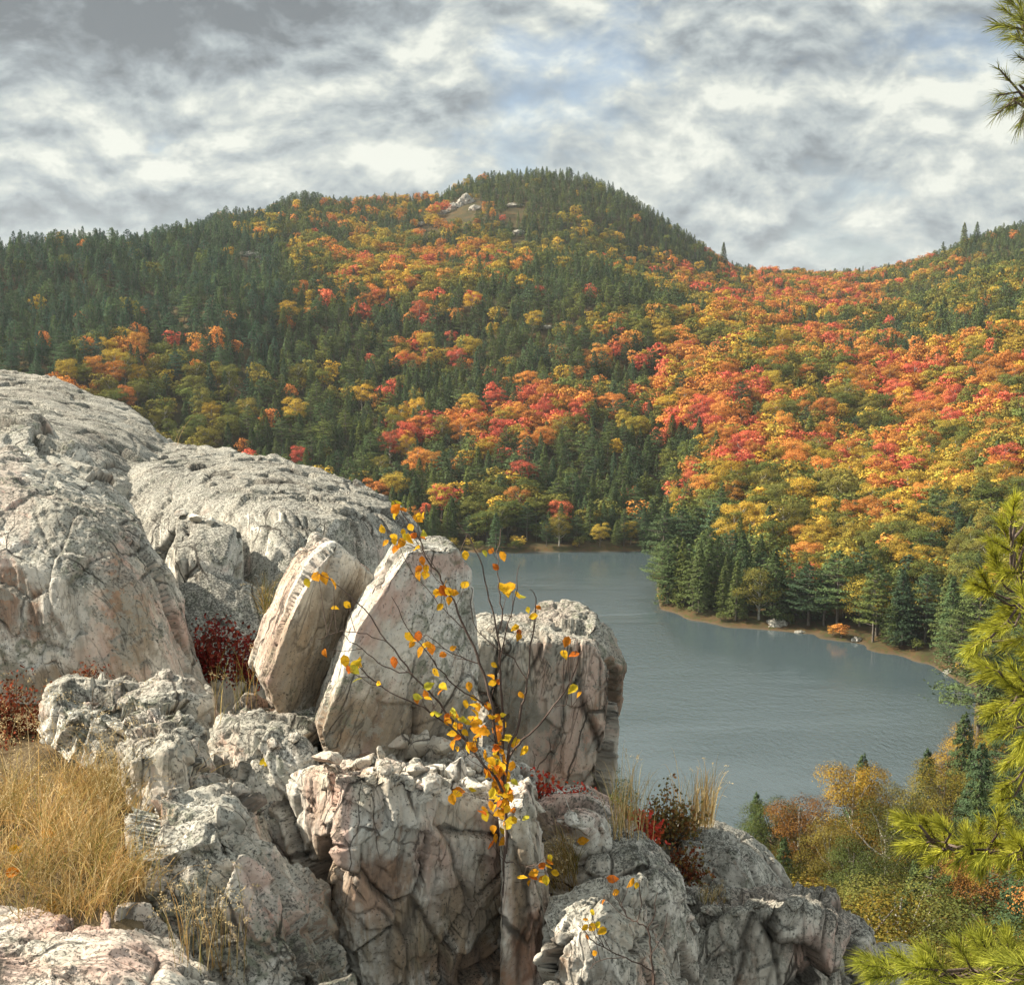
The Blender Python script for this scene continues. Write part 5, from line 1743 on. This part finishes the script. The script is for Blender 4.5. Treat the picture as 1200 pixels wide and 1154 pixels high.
# ------------------------------------------------------------ birch sapling with yellow leaves
def poly_pts(lst, d0, d1, n=4):
    """pixel polyline with depth d0 -> d1, resampled smoothly"""
    k = len(lst)
    pts = np.array([P(a, b, d0 + (d1 - d0) * i / (k - 1))[:] for i, (a, b) in enumerate(lst)])
    out = []
    for i in range(k - 1):
        p0 = pts[max(0, i - 1)]; p1 = pts[i]; p2 = pts[i + 1]; p3 = pts[min(k - 1, i + 2)]
        for t in np.arange(n) / n:
            out.append(0.5 * (2 * p1 + (p2 - p0) * t + (2 * p0 - 5 * p1 + 4 * p2 - p3) * t * t + (3 * p1 - p0 - 3 * p2 + p3) * t ** 3))
    out.append(pts[-1])
    return np.array(out)


def Z2(x, y): return (300 + x / 2.609, 560 + y / 2.609)


YEL = np.array([(0.80, 0.46, 0.03), (0.78, 0.36, 0.03), (0.72, 0.52, 0.04), (0.70, 0.24, 0.03), (0.62, 0.17, 0.03), (0.55, 0.50, 0.06)])


def sapling(name, stems, clusters, label, leaf, seed, root_px, d, main=0):
    rng = np.random.default_rng(seed)
    rootp = P(root_px[0], root_px[1], d)
    root = empty(name, rootp)
    allp, lines, mains = [], [], []
    for q, (lst, d0, d1, r0) in enumerate(stems):
        p = poly_pts(lst, d0, d1)
        p[1:] += rng.normal(0, 0.0025, p[1:].shape)
        rad = np.linspace(r0 * 1.25, 0.0011, len(p))
        (mains if q <= main else lines).append((p, rad))
        allp.append(p)
    allp = np.concatenate(allp)
    C, N, U, S = [], [], [], []
    for (cx, cy, cnt) in clusters:
        # nearest stem point in the picture
        pp = np.stack(proj(allp), 1)
        j = np.argmin((pp[:, 0] - cx) ** 2 + (pp[:, 1] - cy) ** 2 + 0.3 * np.abs(pp[:, 1] - cy))
        cen = np.array(P(cx, cy, allp[j][1] + rng.uniform(-0.05, 0.05)))
        if np.linalg.norm(cen - allp[j]) > 0.01:
            # twig leaves the stem lower down and climbs to the leaves
            dist = np.linalg.norm(cen - allp[j])
            cand = allp[np.argsort(np.linalg.norm(allp - cen, axis=1))[:12]]
            st = cand[np.argmin(cand[:, 2])]
            mid = (st + cen) / 2 + np.array([0, 0, -0.01])
            lines.append((np.array([st, mid, cen]), np.array([0.0013, 0.001, 0.0007])))
        for k in range(cnt):
            off = rng.normal(0, 0.017 if cnt > 1 else 0.003, 3)
            C.append(cen + off + np.array([0, 0, -0.012]))
            N.append(unit(rng.normal(0, 0.6, 3) + np.array([-0.15, -1.0, 0.35])))
            U.append(unit(rng.normal(0, 0.7, 3) + np.array([0, 0, -0.8])))
            S.append(leaf * rng.uniform(0.6, 1.15))
            lines.append((np.array([cen, C[-1]]), np.array([0.0006, 0.0004])))
    loc = np.array(rootp)
    V, Fq = tubes(mains, 6); mesh_obj('stem', V - loc, Fq, M_TWIG, root, smooth=True)
    V, Fq = tubes(lines, 4); mesh_obj('branches', V - loc, Fq, M_TWIG, root, smooth=True)
    V, Fq, per = leaf_geo(np.array(C), np.array(N), np.array(U), np.array(S), rng)
    o = mesh_obj('foliage', V - loc, Fq, M_LEAF, root)
    set_tint(o, YEL[rng.choice(len(YEL), len(C), p=[.3, .24, .16, .14, .08, .08])] * rng.uniform(0.75, 1.15, (len(C), 1)), per)
    tag(root, label, 'sapling')


stemsA = [
    ([(592, 1075), (591, 1030), (594, 985), (592, 940), (590, 900), (590, 850), (587, 805), (584, 744), (574, 702), (564, 663), (553, 637), (534, 608)], 4.0, 4.1, 0.0065),
    ([(592, 1000), (592, 950), (584, 915), (568, 897), (545, 867), (515, 824), (484, 790), (453, 752), (426, 713), (392, 683), (373, 671)], 4.0, 3.85, 0.0048),
    ([(591, 930), (584, 886), (576, 828), (564, 778), (545, 736), (530, 702), (515, 675), (499, 652), (488, 625), (469, 597), (457, 580)], 4.0, 4.15, 0.0045),
    ([(592, 940), (595, 885), (607, 851), (614, 820), (618, 798), (624, 744), (628, 706), (622, 690)], 4.0, 4.05, 0.0045),
    ([(593, 900), (603, 878), (626, 855), (649, 828), (668, 798), (677, 775), (683, 760)], 4.0, 3.9, 0.0036),
    ([(584, 744), (588, 715), (584, 680), (584, 656), (587, 621)], 4.06, 4.15, 0.0022),
    ([(586, 780), (596, 730), (603, 700), (608, 660)], 4.05, 4.0, 0.0020),
    ([(545, 867), (505, 835), (470, 818), (440, 800), (415, 775)], 3.97, 3.85, 0.0026),
    ([(484, 790), (450, 780), (425, 760), (400, 742)], 3.9, 3.8, 0.0018),
    ([(564, 778), (530, 765), (505, 748), (490, 742)], 4.05, 4.1, 0.0018),
    ([(576, 828), (545, 812), (520, 790), (505, 770), (478, 735), (460, 700)], 4.05, 3.95, 0.0022),
    ([(453, 752), (430, 745), (400, 740), (372, 750)], 3.88, 3.8, 0.0014),
    ([(553, 637), (548, 625), (540, 650)], 4.1, 4.12, 0.0012),
    ([(618, 798), (600, 770), (560, 740), (552, 700)], 4.03, 4.1, 0.0018),
    ([(649, 828), (660, 826), (672, 828)], 3.93, 3.92, 0.0012),
    ([(545, 736), (520, 715), (500, 690), (480, 672)], 4.1, 4.15, 0.0014),
]
zc = [(425, 75, 2), (425, 92, 2), (490, 118, 2), (400, 160, 2), (430, 188, 3), (480, 168, 3), (500, 185, 2), (490, 262, 2), (520, 265, 3), (570, 335, 4), (575, 360, 2), (190, 290, 2),
      (235, 312, 1), (240, 382, 1), (280, 375, 1), (310, 560, 3), (285, 588, 2), (315, 605, 1), (205, 520, 1), (425, 550, 1), (500, 480, 3), (520, 505, 3), (545, 585, 1), (605, 513, 1), (575, 530, 1),
      (375, 617, 1), (640, 225, 1), (715, 205, 2), (735, 262, 1), (770, 328, 3), (785, 348, 3), (850, 415, 2), (800, 465, 2), (950, 485, 1), (940, 525, 1), (978, 528, 1), (990, 650, 1), (965, 632, 1),
      (735, 610, 2), (730, 560, 1), (570, 650, 2), (500, 660, 2), (540, 685, 2), (650, 630, 1), (700, 655, 2), (670, 700, 3), (640, 740, 4), (600, 720, 3), (690, 750, 3), (720, 740, 3),
      (670, 800, 4), (740, 770, 4), (590, 790, 2), (610, 820, 1), (750, 800, 3), (800, 790, 3), (720, 880, 6), (740, 860, 5), (770, 890, 6), (755, 920, 6), (730, 945, 6), (770, 970, 5), (740, 990, 5),
      (760, 1015, 6), (700, 1010, 3), (790, 1025, 3), (620, 955, 2), (640, 320, 1), (810, 655, 1), (740, 700, 2), (600, 745, 2), (780, 1035, 4)]
ca = [Z2(a, b) + (c + (1 if c > 1 else 0) + (2 if c > 3 else 0),) for a, b, c in zc] + [(585, 975, 4), (600, 960, 4), (612, 958, 2), (575, 985, 1), (600, 1000, 2), (636, 1010, 4), (640, 1022, 2), (628, 1018, 2), (643, 1000, 1), (622, 1030, 1), (612, 1025, 1)]
stemsA.append(([(592, 1010), (605, 1012), (620, 1015), (636, 1012)], 4.0, 3.95, 0.0016))
sapling('birch_sapling', stemsA, ca, "slender young birch with sparse yellow orange leaves before the slabs and lake", 0.038, 5, (592, 1075), 4.0)


def Z5(x, y): return (600 + x / 2.5, 850 + y / 2.5)


stemsB = [([(768, 1175), (766, 1150), (763, 1118), (760, 1090), (746, 1080), (736, 1074), (725, 1056), (716, 1038)], 3.62, 3.7, 0.0035),
          ([(766, 1160), (764, 1138), (732, 1122), (700, 1106), (688, 1094), (676, 1082)], 3.62, 3.6, 0.0024),
          ([(763, 1118), (775, 1100), (782, 1070)], 3.63, 3.66, 0.0016), ([(760, 1090), (768, 1065), (770, 1045)], 3.66, 3.68, 0.0014),
          ([(746, 1080), (752, 1060), (748, 1030)], 3.68, 3.7, 0.0014), ([(732, 1122), (705, 1125), (690, 1135)], 3.6, 3.6, 0.0012)]
cb = [Z5(a, b) + (c,) for a, b, c in [(295, 440, 1), (270, 500, 1), (230, 540, 1), (205, 578, 2), (240, 588, 2), (215, 560, 1), (240, 655, 1), (370, 455, 1), (350, 445, 1), (300, 480, 1), (250, 570, 1)]]
sapling('birch_sapling', stemsB, cb, "nearly bare dark twig with few orange leaves before the pointed boulder", 0.034, 9, (768, 1175), 3.62)


# fallen leaves
rl = np.random.default_rng(8)
for (a, b, lab) in [(310, 893, "orange fallen leaf at the left tip of the ledge"), (537, 927, "orange fallen leaf by the perched tan stone"),
                    (55, 976, "yellow fallen leaf caught in the dry grass"), (18, 995, "orange fallen leaf caught in the grass near the left edge"),
                    (15, 1022, "tan fallen leaf low in the grass near the left edge"), (62, 1062, "tan round leaf at the grass edge above the pinkish boulder"),
                    (683, 985, "orange fallen leaf on the speckled boulder's top")]:
    h = hit(a, b)
    if h:
        lift = 0.10 if a < 100 and b < 1050 else 0.012
        V, Fq, per = leaf_geo(np.array([[0, 0, 0.0]]), unit(np.array([[rl.uniform(-.3, .3), -0.9, 0.5]])), unit(np.array([[1, 0, rl.uniform(-.6, .6)]])), np.array([0.045]), rl)
        o = mesh_obj('fallen_leaf', V, Fq, M_LEAF)
        dd = pixdir(a, b)
        o.location = h[0] - dd * lift
        set_tint(o, YEL[[rl.integers(0, 4)]], per)
        tag(o, lab, 'leaf', "fallen birch leaves")


# ------------------------------------------------------------ pine boughs at the right
def pine(label):
    rng = np.random.default_rng(31)
    base = P(1330, 1500, 3.5)
    root = empty('pine_tree', base)
    loc = np.array(base)
    tp = np.array([(base.x + 0.02, 3.5, base.z - 0.2), (base.x, 3.5, base.z + 0.8), (base.x + 0.03, 3.52, base.z + 1.9), (base.x - 0.02, 3.5, base.z + 3.0), (base.x, 3.5, base.z + 4.2), (base.x, 3.5, base.z + 5.5)])
    V, Fq = tubes([(tp, np.array([0.085, 0.075, 0.066, 0.055, 0.04, 0.01]))], 14)
    mesh_obj('trunk', V - loc, Fq, M_BARK, root, smooth=True)

    def trunk_at(z):
        return np.array([np.interp(z, tp[:, 2], tp[:, 0]), 3.5, z])

    def bough(main, d0, d1, tips, bright, nlen=0.046, r0=0.009, perp=150):
        p = poly_pts(main, d0, d1)
        s = trunk_at(p[0][2] - 0.12)
        lines = [(np.array([s, (s + p[0]) / 2 + np.array([0, 0, 0.03]), p[0]]), np.array([r0 * 1.5, r0 * 1.2, r0])), (p, np.linspace(r0, 0.003, len(p)))]
        B0, D0, TI = [], [], []
        extra = [(a + rng.uniform(-16, 16) + 12, b + rng.uniform(-16, 16), c * 0.8, d * 0.8 + rng.uniform(-8, 8)) for a, b, c, d in tips]
        for (tx, ty, dx, dy) in tips + extra:
            dep = d1 + rng.uniform(-0.15, 0.15)
            tip = np.array(P(tx, ty, dep))
            back = np.array(P(tx - dx, ty - dy, dep + rng.uniform(-0.03, 0.06)))
            j = np.argmin(np.linalg.norm(p - back, axis=1))
            st = p[max(0, j - 2)]
            lines.append((np.array([st, (st + back) / 2 + np.array([0, 0, -0.012]), back, tip]), np.array([0.0042, 0.0036, 0.003, 0.002])))
            ax = unit(tip - back)
            L = np.linalg.norm(tip - back)
            n = int(perp * max(1.0, L / 0.07))
            s_ = rng.uniform(0, 1, n) ** 0.8
            b0 = back + (tip - back) * s_[:, None]
            side = unit(np.cross(ax, rng.normal(0, 1, (n, 3))))
            ang = rng.uniform(0.35, 1.15, n) * (1.05 - 0.55 * s_)
            dd = ax * np.cos(ang)[:, None] + side * np.sin(ang)[:, None]
            B0.append(b0); D0.append(dd)
            TI.append(np.tile(np.array(bright) * rng.uniform(0.75, 1.2), (n, 1)) * rng.uniform(0.5, 1.3, (n, 1)))
        V, Fq = tubes(lines, 6)
        br = mesh_obj('branch', V - loc, Fq, M_TWIG, root, smooth=True)
        B0 = np.concatenate(B0); D0 = np.concatenate(D0); TI = np.concatenate(TI)
        n = len(B0)
        ln = nlen * rng.uniform(0.7, 1.15, n)
        tipn = B0 + D0 * ln[:, None] + np.array([0, 0, -0.004])
        bow = B0 + D0 * ln[:, None] * 0.5 + rng.normal(0, 0.003, (n, 3))
        face = np.cross(D0, rng.normal(0, 1, (n, 3)))
        V, Fq, per = blades(B0, tipn, bow, np.full(n, 0.0020), face, 2)
        o = mesh_obj('needles', V - loc, Fq, M_NEEDLE, br)
        set_tint(o, TI, per)
    G = (0.46, 0.45, 0.06)
    bough([(1260, 760), (1225, 740), (1200, 700), (1185, 660), (1190, 610)], 3.35, 3.15,
          [(1190, 585, 6, -34), (1160, 632, -30, -16), (1200, 640, 4, -34), (1172, 668, -30, -10), (1196, 690, -10, -30), (1140, 690, -26, -8), (1176, 712, -32, 0),
           (1150, 735, -34, 6), (1205, 730, -5, -34), (1136, 760, -26, 14), (1180, 755, -26, 10), (1165, 650, -10, -30), (1210, 600, 10, -40), (1150, 672, -14, -26), (1172, 610, -12, -30)], G)
    bough([(1270, 900), (1230, 870), (1205, 830), (1190, 790)], 3.4, 3.2,
          [(1152, 792, -28, 0), (1180, 800, -26, -14), (1160, 828, -30, 8), (1192, 830, -20, 14), (1150, 776, -28, -14), (1166, 862, -28, 10), (1196, 870, -16, 20), (1178, 896, -22, 18), (1200, 910, -6, 28),
           (1215, 800, 5, -30), (1184, 780, -20, -24), (1205, 850, 0, -30), (1172, 926, -20, 14)], G)
    bough([(1270, 1040), (1235, 1020), (1200, 1005), (1160, 996), (1120, 990), (1090, 984)], 3.3, 3.05,
          [(1056, 966, -28, -12), (1062, 990, -30, 4), (1082, 960, -16, -26), (1090, 1006, -24, 14), (1104, 966, -6, -28), (1122, 1010, -20, 22), (1132, 974, -8, -26), (1150, 1020, -16, 22),
           (1150, 962, 4, -28), (1172, 1006, -24, 10), (1184, 970, -10, -28), (1196, 1020, -20, 16), (1206, 975, 5, -30), (1110, 990, -30, 2), (1160, 985, -28, -6), (1140, 995, -30, 6), (1190, 992, -30, 0), (1215, 1010, -20, 6)], G)
    bough([(1280, 1190), (1240, 1165), (1200, 1145), (1150, 1136), (1100, 1138), (1060, 1140)], 3.0, 2.8,
          [(1008, 1128, -36, -8), (1022, 1146, -38, 6), (1050, 1118, -30, -22), (1070, 1150, -34, 12), (1086, 1112, -24, -28), (1104, 1140, -36, 2), (1120, 1104, -18, -30), (1140, 1150, -34, 8),
           (1150, 1100, -14, -32), (1168, 1126, -34, -6), (1180, 1090, -8, -34), (1196, 1120, -26, -22), (1210, 1085, 4, -34), (1205, 1150, -34, 4), (1130, 1122, -34, -14), (1060, 1132, -38, -4),
           (1175, 1150, -36, 6), (1090, 1160, -36, 6), (1160, 1160, -30, 10), (1220, 1120, -10, -30)], (0.44, 0.45, 0.07), nlen=0.052, perp=150)
    bough([(1275, 120), (1240, 95), (1215, 70), (1200, 40)], 3.3, 3.1,
          [(1168, 30, -24, -4), (1176, 10, -20, -18), (1190, -6, -10, -28), (1196, 22, -20, -14), (1184, 44, -28, 4), (1205, 50, -16, -20), (1178, 30, -26, -6)], (0.30, 0.31, 0.07), perp=60)
    bough([(1280, 190), (1240, 150), (1215, 120), (1195, 100)], 3.35, 3.15,
          [(1170, 80, -18, -20), (1168, 112, -26, 4), (1182, 128, -24, 16), (1196, 146, -12, 24), (1204, 108, -24, -6), (1168, 134, -20, 16), (1210, 140, -10, 20)], (0.24, 0.25, 0.07), perp=42)
    # the rest of the tree, out of the picture to the right
    for k in range(9):
        z = tp[0][2] + 0.9 + k * 0.45
        a = rng.uniform(-1.2, 1.2)
        st = trunk_at(z); L = rng.uniform(0.5, 0.8)
        p = np.array([st, st + np.array([math.cos(a), math.sin(a), 0.25]) * L * 0.5, st + np.array([math.cos(a), math.sin(a), 0.3]) * L])
        V, Fq = tubes([(p, np.array([0.012, 0.009, 0.004]))], 6)
        br = mesh_obj('branch', V - loc, Fq, M_TWIG, root, smooth=True)
        n = 1400
        s_ = rng.uniform(0.3, 1, n)
        B0 = st + (p[2] - st) * s_[:, None] + rng.normal(0, 0.06, (n, 3))
        D0 = unit(rng.normal(0, 0.7, (n, 3)) + unit(p[2] - st))
        V, Fq, per = blades(B0, B0 + D0 * 0.066, B0 + D0 * 0.033, np.full(n, 0.0019), np.cross(D0, rng.normal(0, 1, (n, 3))), 2)
        o = mesh_obj('needles', V - loc, Fq, M_NEEDLE, br)
        set_tint(o, np.tile(np.array(G), (n, 1)) * rng.uniform(0.6, 1.2, (n, 1)), per)
    tag(root, label, 'pine tree')


pine("near pine at the right edge whose long yellow green needled boughs enter the view")
# ------------------------------------------------------------ the air
def build_haze():
    m, nt, out = new_mat("thin haze")
    v = nd(nt, 'ShaderNodeVolumePrincipled')
    v.inputs['Color'].default_value = (0.86, 0.93, 1.0, 1)
    v.inputs['Density'].default_value = 0.00007
    v.inputs['Anisotropy'].default_value = 0.2
    lk(nt, v.outputs[0], out.inputs[1])
    x0, x1, y0, y1, z0, z1 = -9400, 9400, -60, 9100, -12, 330
    vs = [(x, y, z) for z in (z0, z1) for y in (y0, y1) for x in (x0, x1)]
    fs = [(0, 2, 3, 1), (4, 5, 7, 6), (0, 1, 5, 4), (2, 6, 7, 3), (0, 4, 6, 2), (1, 3, 7, 5)]
    tag(mesh_obj("haze", vs, fs, m), "thin pale autumn haze over the lake and hills", "haze", kind='stuff')


build_haze()
